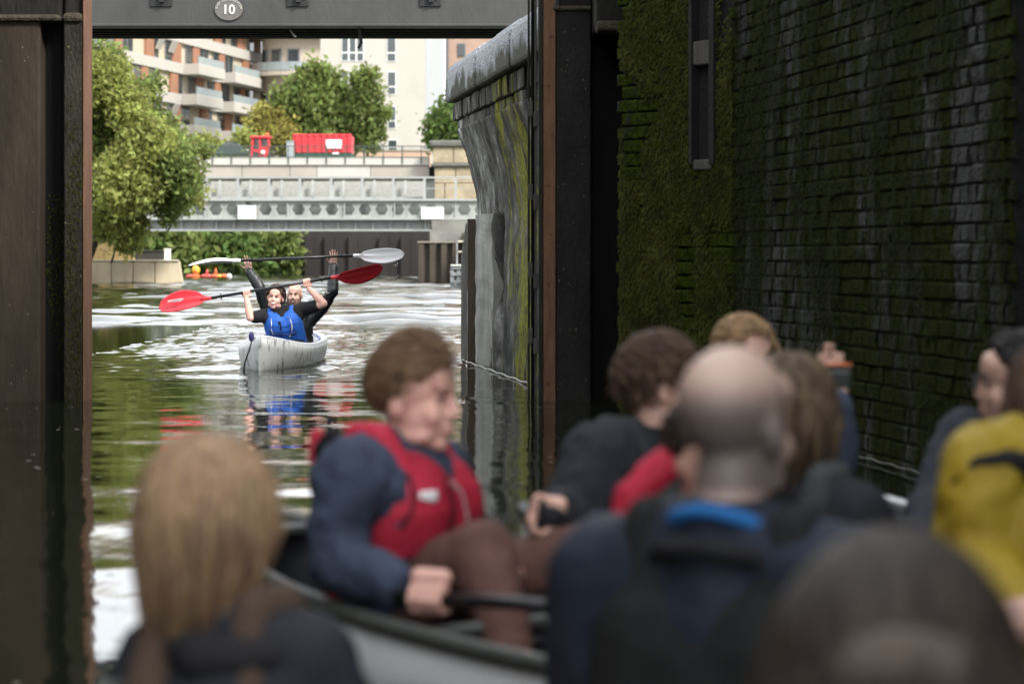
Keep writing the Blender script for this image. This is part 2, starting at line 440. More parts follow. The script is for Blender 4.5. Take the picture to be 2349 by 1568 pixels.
WALLB = brick_mat('wet_mossy_brick', (0.0068, 0.0068, 0.0075), (0.019, 0.024, 0.0035), 0.70, gloss=0.55, scale=1.5)
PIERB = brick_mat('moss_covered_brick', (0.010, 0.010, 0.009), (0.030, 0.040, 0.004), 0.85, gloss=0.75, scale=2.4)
def masonry_mat(name):
    """old quay masonry: dark damp, pale lime streaks running down, yellow-green moss in vertical runs"""
    m = bpy.data.materials.new(name); m.use_nodes = True; n, l = m.node_tree.nodes, m.node_tree.links; b = n['Principled BSDF']
    g = n.new('ShaderNodeNewGeometry')
    def nz(scale, st, det=7, rg=.72, off=0):
        mp = n.new('ShaderNodeMapping'); mp.inputs['Scale'].default_value = st; mp.inputs['Location'].default_value = (off, off, off); l.new(g.outputs['Position'], mp.inputs[0])
        q = n.new('ShaderNodeTexNoise'); q.inputs['Scale'].default_value = scale; q.inputs['Detail'].default_value = det; q.inputs['Roughness'].default_value = rg; l.new(mp.outputs[0], q.inputs['Vector']); return q.outputs[0]
    rp = n.new('ShaderNodeValToRGB'); e = rp.color_ramp.elements
    e[0].position = .34; e[0].color = (.014, .014, .012, 1); e[1].position = .70; e[1].color = (.44, .44, .43, 1)
    for ps, c in ((.46, .045), (.56, .13)): q = e.new(ps); q.color = (c, c, c * .93, 1)
    sx = n.new('ShaderNodeSeparateXYZ'); l.new(g.outputs['Position'], sx.inputs[0])
    def along(a, b, lo, hi, src):
        q = n.new('ShaderNodeMapRange'); q.inputs[1].default_value = a; q.inputs[2].default_value = b; q.inputs[3].default_value = lo; q.inputs[4].default_value = hi; l.new(sx.outputs[1], q.inputs[0])
        ad = n.new('ShaderNodeMath'); ad.operation = 'ADD'; l.new(q.outputs[0], ad.inputs[0]); l.new(src, ad.inputs[1]); return ad.outputs[0]
    l.new(along(22.0, 25.6, -.08, .035, nz(2.6, (1, 1, .45))), rp.inputs[0])      # limewash runs towards the quay end
    r2 = n.new('ShaderNodeValToRGB'); r2.color_ramp.elements[0].position = .3; r2.color_ramp.elements[1].position = .7; r2.color_ramp.elements[0].color = (.030, .034, .006, 1); r2.color_ramp.elements[1].color = (.25, .26, .02, 1)
    fine = nz(26, (1, 1, .6), 5); l.new(fine, r2.inputs[0])
    mr = n.new('ShaderNodeMapRange'); mr.inputs[1].default_value = .53; mr.inputs[2].default_value = .60; l.new(along(22.4, 24.2, .07, -.12, nz(1.7, (1, 1, .28), 7, .75, 3.7)), mr.inputs[0])   # moss on the sheltered end
    mx_ = n.new('ShaderNodeMix'); mx_.data_type = 'RGBA'; l.new(mr.outputs[0], mx_.inputs[0]); l.new(rp.outputs[0], mx_.inputs[6]); l.new(r2.outputs[0], mx_.inputs[7])
    oi = n.new('ShaderNodeObjectInfo'); hs = n.new('ShaderNodeHueSaturation'); ov = n.new('ShaderNodeMapRange'); ov.inputs[3].default_value = .65; ov.inputs[4].default_value = 1.3
    l.new(oi.outputs['Random'], ov.inputs[0]); l.new(ov.outputs[0], hs.inputs['Value']); l.new(mx_.outputs[2], hs.inputs['Color']); l.new(hs.outputs[0], b.inputs['Base Color'])
    b.inputs['Roughness'].default_value = .8; b.inputs['Specular IOR Level'].default_value = .2
    bp = n.new('ShaderNodeBump'); bp.inputs['Strength'].default_value = 1.0; bp.inputs['Distance'].default_value = .03; l.new(fine, bp.inputs['Height']); l.new(bp.outputs[0], b.inputs['Normal'])
    return m
QUAYB = masonry_mat('stained_quay_masonry')
MORT = mat('dark_wet_mortar', (0.007, 0.007, 0.007), rough=0.9, var=0.4, scale=9, bump=.5)
MOSS = mat('moss_blades', (0.040, 0.046, 0.009), rough=0.9, var=0.7, scale=3.5, island=0.7, spec=0.1)
MOSSD = mat('dark_moss_blades', (0.020, 0.026, 0.004), rough=0.9, var=0.35, scale=4, island=0.6, spec=0.1)
STONE = mat('dark_lock_stone', (0.018, 0.017, 0.015), spec=.15, rough=0.75, var=0.5, scale=5, bump=.5, stretch=(1, 1, .3))
COPE = mat('pale_granite_coping', (0.50, 0.53, 0.57), rough=0.8, var=0.3, scale=30, bump=.6, bscale=60)
COPED = mat('stained_coping_side', (0.030, 0.030, 0.024), rough=0.85, var=0.6, scale=5, bump=.7, bscale=30, col2=(0.10, 0.10, 0.085), thr=(.45, .7))
CONC = mat('weathered_concrete', (0.22, 0.22, 0.20), rough=0.85, var=0.55, scale=4, bump=.3, bscale=40, stretch=(1, 1, .25))
RUST = mat('rusty_steel_edge', (0.17, 0.092, 0.058), spec=.15, rough=0.8, var=0.35, scale=5, bump=.4, bscale=50, stretch=(3, 3, .6))
POSTM = mat('dark_painted_gate_post', (0.015, 0.014, 0.013), spec=.15, rough=0.6, var=0.55, scale=4, bump=.5, bscale=40, stretch=(1, 1, .5))
POSTG = mat('slimy_gate_post_face', (0.026, 0.024, 0.018), spec=.15, rough=0.65, var=0.6, scale=6, bump=.6, bscale=50, stretch=(1, 1, .4))
BROWNW = mat('brown_stained_wall', (0.030, 0.023, 0.017), spec=.15, rough=0.8, var=0.75, scale=2.0, bump=.4, bscale=25, stretch=(1, 1, .3))
SLIME = mat('pale_slime_line', (0.040, 0.034, 0.020), rough=0.8, var=0.6, scale=25, bump=.8, bscale=60)
BLACKW = mat('black_timber_and_shade', (0.0035, 0.0035, 0.0035), spec=.15, rough=0.7, var=0.5, scale=5, bump=.4, stretch=(3, 3, .4))  # timber black, also used as painted shade in recesses and undersides
TIMB = mat('grey_weathered_timber', (0.075, 0.072, 0.066), rough=0.85, var=0.45, scale=6, bump=.5, bscale=30, stretch=(4, 4, .25))
BROWNT = mat('brown_timber_fender', (0.060, 0.040, 0.030), rough=0.75, var=0.4, scale=6, bump=.5, bscale=30, stretch=(4, 4, .25))
IRON = mat('dark_iron', (0.010, 0.010, 0.011), rough=0.6, metal=0.0, var=0.4, scale=9, bump=.3)
STEELP = mat('grey_painted_girder', (0.042, 0.043, 0.042), rough=0.55, var=0.25, scale=3, bump=.15, bscale=30, stretch=(1, 1, .4))
GALV = mat('galvanised_steel', (0.45, 0.47, 0.48), rough=0.4, metal=0.7, var=0.2, scale=12)
WHITEP = mat('white_paint', (0.80, 0.80, 0.78), rough=0.5, var=0.06, scale=3)

def coping_material():
    """pale speckled granite; damp dark staining has crept up the lower third with a ragged edge"""
    m = bpy.data.materials.new('stained_granite_coping'); m.use_nodes = True; n, l = m.node_tree.nodes, m.node_tree.links; b = n['Principled BSDF']
    g = n.new('ShaderNodeNewGeometry'); sx = n.new('ShaderNodeSeparateXYZ'); l.new(g.outputs['Position'], sx.inputs[0])
    n1 = n.new('ShaderNodeTexNoise'); n1.inputs['Scale'].default_value = 1.9; n1.inputs['Detail'].default_value = 8; n1.inputs['Roughness'].default_value = .6; l.new(g.outputs['Position'], n1.inputs['Vector'])
    ad = n.new('ShaderNodeMath'); ad.operation = 'MULTIPLY_ADD'; ad.inputs[1].default_value = .75; l.new(n1.outputs[0], ad.inputs[0]); l.new(sx.outputs[2], ad.inputs[2])
    mr = n.new('ShaderNodeMapRange'); mr.inputs[1].default_value = 3.24; mr.inputs[2].default_value = 3.36; l.new(ad.outputs[0], mr.inputs[0])
    n2 = n.new('ShaderNodeTexNoise'); n2.inputs['Scale'].default_value = 70; n2.inputs['Detail'].default_value = 3; l.new(g.outputs['Position'], n2.inputs['Vector'])
    r1 = n.new('ShaderNodeValToRGB'); r1.color_ramp.elements[0].position = .38; r1.color_ramp.elements[1].position = .6; r1.color_ramp.elements[0].color = (.11, .115, .13, 1); r1.color_ramp.elements[1].color = (.50, .53, .57, 1); l.new(n2.outputs[0], r1.inputs[0])
    r2 = n.new('ShaderNodeValToRGB'); r2.color_ramp.elements[0].position = .35; r2.color_ramp.elements[1].position = .7; r2.color_ramp.elements[0].color = (.018, .018, .013, 1); r2.color_ramp.elements[1].color = (.11, .108, .085, 1); l.new(n2.outputs[0], r2.inputs[0])
    mx_ = n.new('ShaderNodeMix'); mx_.data_type = 'RGBA'; l.new(mr.outputs[0], mx_.inputs[0]); l.new(r2.outputs[0], mx_.inputs[6]); l.new(r1.outputs[0], mx_.inputs[7]); l.new(mx_.outputs[2], b.inputs['Base Color'])
    b.inputs['Roughness'].default_value = .85; bp = n.new('ShaderNodeBump'); bp.inputs['Strength'].default_value = .8; bp.inputs['Distance'].default_value = .02; l.new(n2.outputs[0], bp.inputs['Height']); l.new(bp.outputs[0], b.inputs['Normal'])
    return m
COPEM = coping_material()
# ------------------------------------------------------------------ right lock wall: brick, ladder recess
WO = V((2.29, 11.07, 0)); WD = V((-0.16, 1, 0)).normalized(); WN = V((-1, -0.16, 0)).normalized()
WLEN = (16.05 - 11.07) / WD.y
TOPZ = 7.6  # wall tops raised above the view to keep sky light out of the chamber
lw = thing('lock_wall', (2.29, 11.07, 0), 'tall dark mossy brick lock wall on the right with an iron ladder recess', 'wall')
def wall_slab(a, b, t, z0, z1, nrm, off=0.0):
    a = V(a) + V(nrm) * off; b = V(b) + V(nrm) * off; n = V(nrm)
    return lambda mb: mb.prism([(a.x, a.y), (b.x, b.y), (b.x - n.x * t, b.y - n.y * t), (a.x - n.x * t, a.y - n.y * t)],
                               lambda p: V((p[0], p[1], z0)), lambda p: V((p[0], p[1], z1)))
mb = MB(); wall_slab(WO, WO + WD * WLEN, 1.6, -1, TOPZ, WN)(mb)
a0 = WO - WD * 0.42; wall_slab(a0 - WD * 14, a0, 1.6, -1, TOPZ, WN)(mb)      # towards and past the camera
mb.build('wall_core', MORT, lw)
mb = MB(); wall_slab(a0 + WD * .002, WO - WD * .002, 1.2, -1, TOPZ - .01, WN, -0.32)(mb); mb.build('ladder_recess', BLACKW, lw)  # near-black colour puts deep shade into the recess lining
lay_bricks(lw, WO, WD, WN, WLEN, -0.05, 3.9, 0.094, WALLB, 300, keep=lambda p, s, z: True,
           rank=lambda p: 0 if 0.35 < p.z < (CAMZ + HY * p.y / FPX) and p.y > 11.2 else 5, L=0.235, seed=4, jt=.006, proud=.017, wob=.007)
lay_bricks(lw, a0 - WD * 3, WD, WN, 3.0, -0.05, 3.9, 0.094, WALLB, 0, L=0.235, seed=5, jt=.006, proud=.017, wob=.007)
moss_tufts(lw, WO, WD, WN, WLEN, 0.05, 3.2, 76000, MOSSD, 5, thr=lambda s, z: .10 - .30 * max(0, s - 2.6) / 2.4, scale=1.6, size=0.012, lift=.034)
# iron ladder in the recess
lad = thing('wall_ladder', tuple(WO - WD * .21 + V((0, 0, 0))), 'dark iron ladder rungs in the recess at the right edge', 'ladder')
lc = WO - WD * 0.21 - WN * 0.12
for k in (-1, 1):
    mb = MB(); mb.beam(lc + WD * .17 * k + V((0, 0, -.4)), lc + WD * .17 * k + V((0, 0, 4.0)), 0.05, 0.012, WD); mb.build('stile', IRON, lad)
for i in range(12):
    z = -0.02 + i * 0.345
    mb = MB(); mb.tube([lc + WD * -.17 + UP * z, lc + WD * .17 + UP * z], 0.011, 8); mb.build('rung', GALV, lad, smooth=True)

# ------------------------------------------------------------------ moss covered pier with stop-plank slot
P0 = V((1.49, 16.05, 0)); P1 = V((0.785, 17.0, 0)); PD = (P1 - P0).normalized(); PN = V((-PD.y, PD.x, 0))
if PN.y > 0: PN = -PN
PL = (P1 - P0).length
pier = thing('mossy_pier', tuple(P0), 'bright green moss covered brick pier beside the black gate recess', 'pier')
slot0, slot1, slotz = 0.20, 0.39, at(1610, 370, 16.3).z
mb = MB()
def pslab(s0, s1, z0, z1, off=0.0, t=0.5):
    a = P0 + PD * s0; b = P0 + PD * s1
    wall_slab(a, b, t, z0, z1, PN, off)(mb)
pslab(0, slot0, -1, TOPZ); pslab(slot1, PL, -1, TOPZ); pslab(slot0 + .002, slot1 - .002, -1, slotz); 
pslab(slot0 + .002, slot1 - .002, slotz, TOPZ, -0.20, .3)
mb.build('pier_core', MORT, pier)
mb = MB(); mb.prism([(1.49, 16.06), (1.49 + .9, 16.3), (1.7, 17.0), (0.80, 17.02)], lambda p: V((p[0], p[1], -1)), lambda p: V((p[0], p[1], TOPZ - .02))); mb.build('pier_fill', MORT, pier)
lay_bricks(pier, P0, PD, PN, PL, -0.05, 3.6, 0.094, PIERB, 180, keep=lambda p, s, z: not (slot0 - .10 < s < slot1 + .10 and z > slotz - .03),
           rank=lambda p: p.y if p.z < 3.0 else 99, L=0.225, seed=9)
moss_tufts(pier, P0, PD, PN, PL, 0.03, 3.3, 70000, MOSS, 12, thr=-0.20, scale=3.2, size=0.014, lift=.036,
           keep=lambda p, s, z: not (slot0 - .02 < s < slot1 + .02 and z > slotz - .03))
# iron channel and stone sills in the slot
for s, wd in ((slot0 - .012, .05), (slot1 + .012, .03)):
    a = P0 + PD * s + PN * 0.03
    mb = MB(); mb.beam(V((a.x, a.y, slotz - .02)), V((a.x, a.y, 3.9)), wd, 0.06, PN); mb.build('slot_rail', IRON, pier)
for z0, z1 in ((slotz - .06, slotz + .01), (at(1610, 150, 16.3).z, at(1610, 95, 16.3).z)):
    c = P0 + PD * (slot0 + slot1) / 2 - PN * .03
    R = Matrix((PD, PN, UP)).transposed()
    mb = MB(); mb.box((c.x, c.y, (z0 + z1) / 2), (slot1 - slot0 - .004, .16, z1 - z0), R); mb.build('slot_sill', TIMB, pier, bevel=.01)

# ------------------------------------------------------------------ black gate recess with folded timber gate
rec = thing('gate_recess', (1.2, 17.9, 0), 'black shadowed gate recess between the mossy pier and the right gate post', 'recess')
mb = MB(); mb.bb(1.35, 2.2, 17.02, 19.0, -1, TOPZ); mb.build('back_wall', BLACKW, rec)  # recess walls coloured near-black to stand in for their shadow
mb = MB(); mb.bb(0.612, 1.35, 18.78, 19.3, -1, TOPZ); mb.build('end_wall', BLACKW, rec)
a = at(1355, 30, 18.3); b = at(1434, 78, 18.3)
mb = MB(); mb.bb(0.615, 1.0, 17.75, 18.75, b.z, TOPZ); mb.build('lintel_block', STONE, rec, bevel=.03)
mb = MB(); mb.bb(0.62, 1.0, 17.73, 18.0, b.z - .03, b.z + .045); mb.build('slime_ledge', SLIME, rec, bevel=.02)
gate = thing('lock_gate', (1.2, 17.9, 0), 'black timber lock gate leaf folded back into the recess', 'gate')
for i in range(7):
    mb = MB(); mb.bb(1.20 + .006 * (i % 2), 1.30, 17.06 + i * .24, 17.06 + i * .24 + .232, -.5, 3.3); mb.build('plank', BLACKW, gate, bevel=.008)
for z in (.4, 1.5, 2.6):
    mb = MB(); mb.bb(1.12, 1.198, 17.06, 18.72, z, z + .22); mb.build('rail', BLACKW, gate, bevel=.01)

# ------------------------------------------------------------------ gate posts (right and left)
D0 = 18.6
def X(px, d=D0): return (px - CX) * d / FPX
def Z(py, d=D0): return CAMZ + (HY - py) * d / FPX
gp = thing('gate_post', (0.42, D0, 0), 'dark steel gate post with a rusty brown edge strip, right of the opening', 'gate post')
mb = MB(); mb.bb(X(1275), X(1356), D0, D0 + .55, -1, Z(22)); mb.build('post_face', POSTM, gp, bevel=.012)
mb = MB(); mb.bb(X(1285), X(1356), D0 + .05, D0 + .55, Z(22) + .002, TOPZ); mb.build('post_head', STONE, gp, bevel=.01)
mb = MB(); mb.bb(X(1268), X(1357), D0 - .03, D0 + .3, Z(26), Z(14)); mb.build('slime_ledge', SLIME, gp, bevel=.02)
mb = MB(); mb.bb(X(1247), X(1274.4), D0 - .012, D0 + .5, -1, TOPZ); mb.build('rust_strip', RUST, gp, bevel=.006)
# grooves, guide bars and brackets left of the post
mb = MB(); mb.bb(X(1236), X(1246.5), D0 + .06, D0 + .5, -1, TOPZ); mb.build('guide_channel', POSTG, gp, bevel=.005)
for px, wpx, dd, mm in ((1229, 5, .30, TIMB), (1221, 6, .45, BLACKW), (1213, 5, .62, POSTG), (1225, 12, .8, BLACKW)):
    d = D0 + dd
    mb = MB(); mb.bb(X(px - wpx / 2, d), X(px + wpx / 2, d), d, d + .08, -1, 3.9); mb.build('guide_bar', mm, gp, bevel=.004)
for py in (250, 440, 620, 770):
    for px in (1229, 1217):
        d = D0 + (.27 if px == 1229 else .42)
        mb = MB(); c = at(px, py + (px - 1217) * 2, d); mb.box(c, (.035, .05, .12)); mb.build('bracket', TIMB, gp, bevel=.004)

# left side
gl = thing('gate_post', (X(176), D0, 0), 'dark slimy steel gate post with a rusty brown edge, left of the opening', 'gate post')
mb = MB(); mb.bb(X(146), X(189.5), D0, D0 + .36, -1, Z(44)); mb.build('post_face', POSTG, gl, bevel=.012)
mb = MB(); mb.bb(X(147), X(189.5), D0 + .03, D0 + .36, Z(44) + .002, TOPZ); mb.build('post_head', STONE, gl, bevel=.012)
mb = MB(); mb.bb(X(144), X(190), D0 - .03, D0 + .3, Z(52), Z(30)); mb.build('slime_ledge', SLIME, gl, bevel=.03)
mb = MB(); mb.bb(X(189.5) + .003, X(190.5) + .012, D0 - .012, D0 + .34, -1, TOPZ); mb.build('rust_strip', RUST, gl, bevel=.006)
ll = thing('lock_wall', (-3.9, D0, 0), 'brown stained dark lock wall at the left edge with a slime ledge', 'wall')
mb = MB(); mb.bb(-5.6, X(96), D0 - .06, D0 + 1.4, -1, Z(46)); mb.build('wall_face', BROWNW, ll, bevel=.02)
mb = MB(); mb.bb(-5.6, X(140), D0 + .02, D0 + 1.4, Z(46) + .002, TOPZ); mb.build('upper_wall', STONE, ll, bevel=.02)
mb = MB(); mb.bb(-5.6, X(142), D0 - .10, D0 + .2, Z(52), Z(36)); mb.build('slime_ledge', SLIME, ll, bevel=.03)
mb = MB(); mb.bb(X(96) + .003, X(146) - .003, D0 + .14, D0 + 1.2, -1, Z(46) - .01); mb.build('groove_back', BLACKW, ll)  # shade of the groove put into its black colour
mb = MB(); mb.bb(-5.2, -4.35, -4, D0 - .07, -1, TOPZ); mb.build('side_wall', BROWNW, ll)
moss_tufts(gl, V((X(150), D0, 0)), V((1, 0, 0)), V((0, -1, 0)), X(188) - X(150), .0, 2.9, 1500, MOSSD, 21, thr=0.12, size=.012, lift=.004)
moss_tufts(gl, V((X(100), D0 + .14, 0)), V((1, 0, 0)), V((0, -1, 0)), X(144) - X(100), .0, 1.6, 800, MOSSD, 22, thr=0.12, size=.012, lift=.004)

for root_, px_ in ((gp, 1261),):
    for k in range(9):
        mb = MB(); c_ = V((X(px_) + (.012 if k % 2 else -.012), D0 - .012, .15 + k * .38)); mb.tube([c_, c_ - V((0, .012, 0))], .012, 6); mb.build('bolt', RUST, root_)
# small pale flecks scattered on the gate posts and left wall
def flecks(root, x0, x1, y, n, seed):
    r = random.Random(seed); mb = MB()
    for _ in range(n):
        x = r.uniform(x0, x1); z = r.uniform(.05, 3.0); s_ = r.uniform(.002, .006); mb.add([(x - s_, y, z), (x, y, z - s_ * r.uniform(1, 3)), (x + s_, y, z), (x, y, z + s_)], [(0, 1, 2, 3)])
    tag(mb.build('pale_flecks', mat('pale_fleck', (.10, .10, .06), rough=.9, island=.8), root), kind='stuff')
flecks(gp, X(1278), X(1354), D0 - .004, 60, 1); flecks(gl, X(149), X(189), D0 - .004, 50, 2); flecks(ll, X(2), X(94), D0 - .064, 25, 3)
# ------------------------------------------------------------------ quay wall beyond the right post
Q0 = V((0.30, 21.0, 0)); Q1 = V((-0.42, 26.1, 0)); QD = (Q1 - Q0).normalized(); QN = V((-QD.y, QD.x, 0))
if QN.x > 0: QN = -QN
QL = (Q1 - Q0).length
qw = thing('quay_wall', (0, 23.5, 0), 'weathered grey brick quay wall with pale granite coping beyond the gate', 'wall')
def qz(py, d): return CAMZ + (HY - py) * d / FPX
ztop = 3.22; zcope = ztop - .45
mb = MB()
def qslab(s0, s1, z0, z1, off, t=1.1):
    wall_slab(Q0 + QD * s0, Q0 + QD * s1, t, z0, z1, QN, off)(mb)
zc = 1.55
qslab(-2.2, QL - .15, -1, zcope - .2, -.34, .8); mb.build('wall_core', mat('quay_mortar', (.09, .09, .085), rough=.9, bump=.5), qw)
# corbelled courses carrying the coping, a lower concrete skirt
for i, (off, zz0, zz1) in enumerate(((.17, zcope - .30, zcope - .19), (.21, zcope - .19, zcope - .005))):
    mb = MB(); qslab(-2.2, QL - .05 + off * .9, zz0 + .001, zz1, off - .04); mb.build('corbel_core', MORT, qw)
    lay_bricks(qw, Q0 + QN * (off - .04), QD, QN, QL - .05 + off * .9, zz0, zz1 - .02, zz1 - zz0, QUAYB, 60, L=.225, seed=30 + i, wob=.012)
    e = Q0 + QD * (QL - .05 + off * .9)
    lay_bricks(qw, e + QN * (off - .04), -QN, QD, .5, zz0, zz1 - .02, zz1 - zz0, QUAYB, 10, L=.225, seed=40 + i)
for i in range(6):                                    # ragged courses that step back below the corbels
    zz = zcope - .395 - i * .088; oo = .118 - .028 * i
    lay_bricks(qw, Q0 + QD * 2.9 + QN * oo, QD, QN, QL - 3.05 + oo, zz, zz + .08, .088, QUAYB, 14, L=.225, seed=60 + i, wob=.016, jt=.004, proud=.03)
    lay_bricks(qw, Q0 + QD * (QL - .1 + oo) + QN * (oo + .02), -QN, QD, .4, zz, zz + .08, .088, QUAYB, 6, L=.225, seed=80 + i, wob=.01, jt=.004, proud=.03)
def rough_face(i, j):
    s_ = -1.2 + (QL + 1.12) * i / 99; z_ = -.5 + (zcope - .29 + .5) * j / 89
    t_ = min(1, max(0, (z_ - 1.45) / (zcope - .29 - 1.45)))
    o_ = .19 * t_ ** 1.7 - .02 + .05 * mnoise.noise((s_ * 1.1, z_ * .9, 2)) + .028 * mnoise.noise((s_ * 4, z_ * 3, 5)) + .014 * mnoise.noise((s_ * 13, z_ * 10, 9)) + .06 * max(0, .7 - z_) ** 2
    hol = max(0, 1 - abs(s_ - 3.15 - .15 * mnoise.noise((z_ * 2, 1, 1))) / .38) * min(1, max(0, (1.55 - z_) / .25)); o_ -= .30 * min(1, hol * 1.8)
    s_ += .05 * t_ + (.05 * mnoise.noise((z_ * 3, 5, 5)) if i > 96 else 0)
    q_ = Q0 + QD * s_ + QN * o_; return V((q_.x, q_.y, z_))
mb = MB(); mb.grid(rough_face, 100, 90); mb.build('weathered_face', QUAYB, qw, smooth=True, solid=.02)
def end_pier(i, j):
    prof = [(3.5, -.2), (3.52, .02), (3.75, .05), (4.1, .055), (4.55, .05), (4.62, .0), (4.62, -.3)]
    s_, o_ = prof[i]; z_ = -.5 + 2.05 * j / 40; w_ = .5 + .5 * mnoise.noise((i * .7, z_ * 2.2, 1))
    o_ += .02 * mnoise.noise((i, z_ * 6, 4)) - (.03 * w_ if i < 3 else 0); s_ += (.09 * mnoise.noise((1, z_ * 2.0, 7)) if i < 2 else .012 * mnoise.noise((i, z_ * 7, 2)))
    q_ = Q0 + QD * s_ + QN * o_; return V((q_.x, q_.y, z_))
mb = MB(); mb.grid(end_pier, 7, 41); mb.add([end_pier(k, 40) for k in range(7)], [(0, 1, 2, 3, 4, 5, 6)]); mb.build('concrete_end', CONC, qw)
s = -2.1; i = 0
for ln in (1.25, 1.15, 1.2, 1.25, 1.2, 1.35):
    s1 = min(s + ln, QL + .20); mb = MB()
    off = .29 + random.uniform(-.012, .012)
    a = Q0 + QD * (s + .014); b = Q0 + QD * (s1 - .014)
    # rounded front arris
    prof = [(-.75, zcope + .002), (off, zcope + .002), (off, ztop - .20), (off - .015, ztop - .12), (off - .05, ztop - .055), (off - .11, ztop - .012), (off - .18, ztop), (-.75, ztop)]
    mb.prism(prof, lambda p: V((a.x + QN.x * p[0], a.y + QN.y * p[0], p[1])), lambda p: V((b.x + QN.x * p[0], b.y + QN.y * p[0], p[1])))
    mb.build('coping_stone', COPEM, qw, bevel=.035)
    s = s1; i += 1
    if s >= QL + .19: break
# fender posts at the quay end
fp = thing('fender_post', (X(1081, 26.3), 26.3, 0), 'dark brown timber fender post at the end of the grey quay', 'post')
d = 25.6
mb = MB(); mb.bb(X(1072, d), X(1091, d), d, d + .12, -1, qz(502, d)); mb.build('post_front', BROWNT, fp, bevel=.008)
mb = MB(); mb.bb(X(1091.5, d), X(1098, d), d + .02, d + .12, -1, qz(500, d)); mb.build('post_side', RUST, fp, bevel=.005)
fp2 = MB(); fp2.prism([(X(1056, 26.4), -1), (X(1071, 26.4), -1), (X(1071, 26.4), qz(510, 26.4)), (X(1068, 26.4), qz(512, 26.4)), (X(1058, 26.4), qz(590, 26.4))], lambda p: V((p[0], 26.4, p[1])), lambda p: V((p[0], 26.6, p[1])))
o = fp2.build('tapered_fender', CONC, bevel=.01); tag(o, 'pale tapered concrete fender beside the brown timber post', 'fender')

# ------------------------------------------------------------------ footbridge with number plate
fb = thing('footbridge', (-1.6, 27, 0), 'dark grey steel footbridge girder spanning the top of the opening', 'bridge')
d1, d2 = 27.0, 28.5; zb = qz(62, d1)
mb = MB(); mb.bb(-7, 2.6, d1, d1 + .03, zb + .03, zb + 1.0); mb.build('girder_web', STEELP, fb)
mb = MB(); mb.bb(-7, 2.6, d1 - .08, d1 + .22, zb, zb + .028); mb.build('bottom_flange', STEELP, fb, bevel=.006)
mb = MB(); mb.bb(-7, 2.6, d1 - .08, d1 + .22, zb + 1.002, zb + 1.03); mb.build('top_flange', STEELP, fb)
mb = MB(); mb.bb(-7, 2.6, d1 + .23, d2 - .3, zb + .05, zb + .12); mb.build('deck_soffit', BLACKW, fb)  # shade under the deck painted in as black, flange and stringers too
mb = MB(); mb.bb(-7, 2.6, d2 - .28, d2, zb + .001, zb + .028); mb.build('back_flange', BLACKW, fb)
mb = MB(); mb.bb(-7, 2.6, d2 - .1, d2 - .07, zb + .03, zb + 1.0); mb.build('back_web', STEELP, fb)
for dd in (.5, .8, 1.05):
    mb = MB(); mb.bb(-7, 2.6, d1 + dd, d1 + dd + .08, zb + .002, zb + .05); mb.build('stringer', BLACKW, fb)
for px in (370, 683, 987, 75, 1300):
    c = at(px, 8, d1)
    mb = MB(); mb.box((c.x, d1 - .012, zb + .32), (.24, .02, .19)); br = mb.build('bracket_plate', IRON, fb, bevel=.004)
    mb = MB(); mb.box((c.x + .01, d1 - .045, zb + .34), (.055, .05, .15)); mb.build('lug', IRON, br, bevel=.006)
    for sx in (-.085, .085):
        mb = MB(); mb.tube([(c.x + sx, d1 - .022, zb + .33), (c.x + sx, d1 - .042, zb + .33)], .016, 6); mb.build('bolt', IRON, br)
mb = MB(); mb.beam((at(822, 0, d1 + .2).x, d1 + .25, zb), (at(826, 0, d1).x, d1 + .25, zb - .16), .06, .03); mb.beam((at(826, 0, d1).x, d1 + .25, zb - .15), (at(819, 0, d1).x, d1 + .25, zb - .22), .055, .03); mb.build('hanging_strap', IRON, fb)
mb = MB(); mb.beam((at(660, 0, d1).x, d1 + .4, zb + .0), (at(676, 0, d1).x, d1 + .1, zb - .10), .02, .02); mb.build('stay', GALV, fb)
pl = thing('number_plate', tuple(at(525, 22, d1 - .02)), 'oval grey cast plate reading RIVER LEE NAVIGATION 10 on the footbridge girder', 'sign')
pc = at(525, 22, d1 - .005); a_, b_ = 32.5 * d1 / FPX, 26 * d1 / FPX
ov = [(pc.x + a_ * math.cos(t * math.pi / 20), pc.z + b_ * math.sin(t * math.pi / 20)) for t in range(40)]
PLATE = mat('grey_cast_plate', (.115, .11, .105), rough=.6, var=.15, scale=20)
mb = MB(); mb.prism(ov, lambda p: V((p[0], d1 - .001, p[1])), lambda p: V((p[0], d1 - .02, p[1]))); mb.build('plate', PLATE, pl, bevel=.004)
LET = mat('pale_raised_lettering', (.50, .49, .46), rough=.6, var=.08)
def glyph(txt, size):
    cu = bpy.data.curves.new('lettering', 'FONT'); cu.body = txt; cu.size = size; cu.align_x = 'CENTER'; cu.align_y = 'CENTER'; cu.extrude = .003
    return cu
def text_mesh(cu, name):
    o = bpy.data.objects.new(name, cu); COL.objects.link(o)
    dg = bpy.context.evaluated_depsgraph_get(); me_ = bpy.data.meshes.new_from_object(o.evaluated_get(dg))
    bpy.data.objects.remove(o); o = bpy.data.objects.new(name, me_); COL.objects.link(o); return o
cu = glyph('10', .145); cu.offset = .004; cu.materials.append(LET)
o = text_mesh(cu, 'numerals'); o.parent = pl
o.location = V((pc.x, d1 - .024, pc.z - .008)) - world_loc(pl); o.rotation_euler = (math.pi / 2, 0, 0)
word = 'RIVER LEE NAVIGATION'
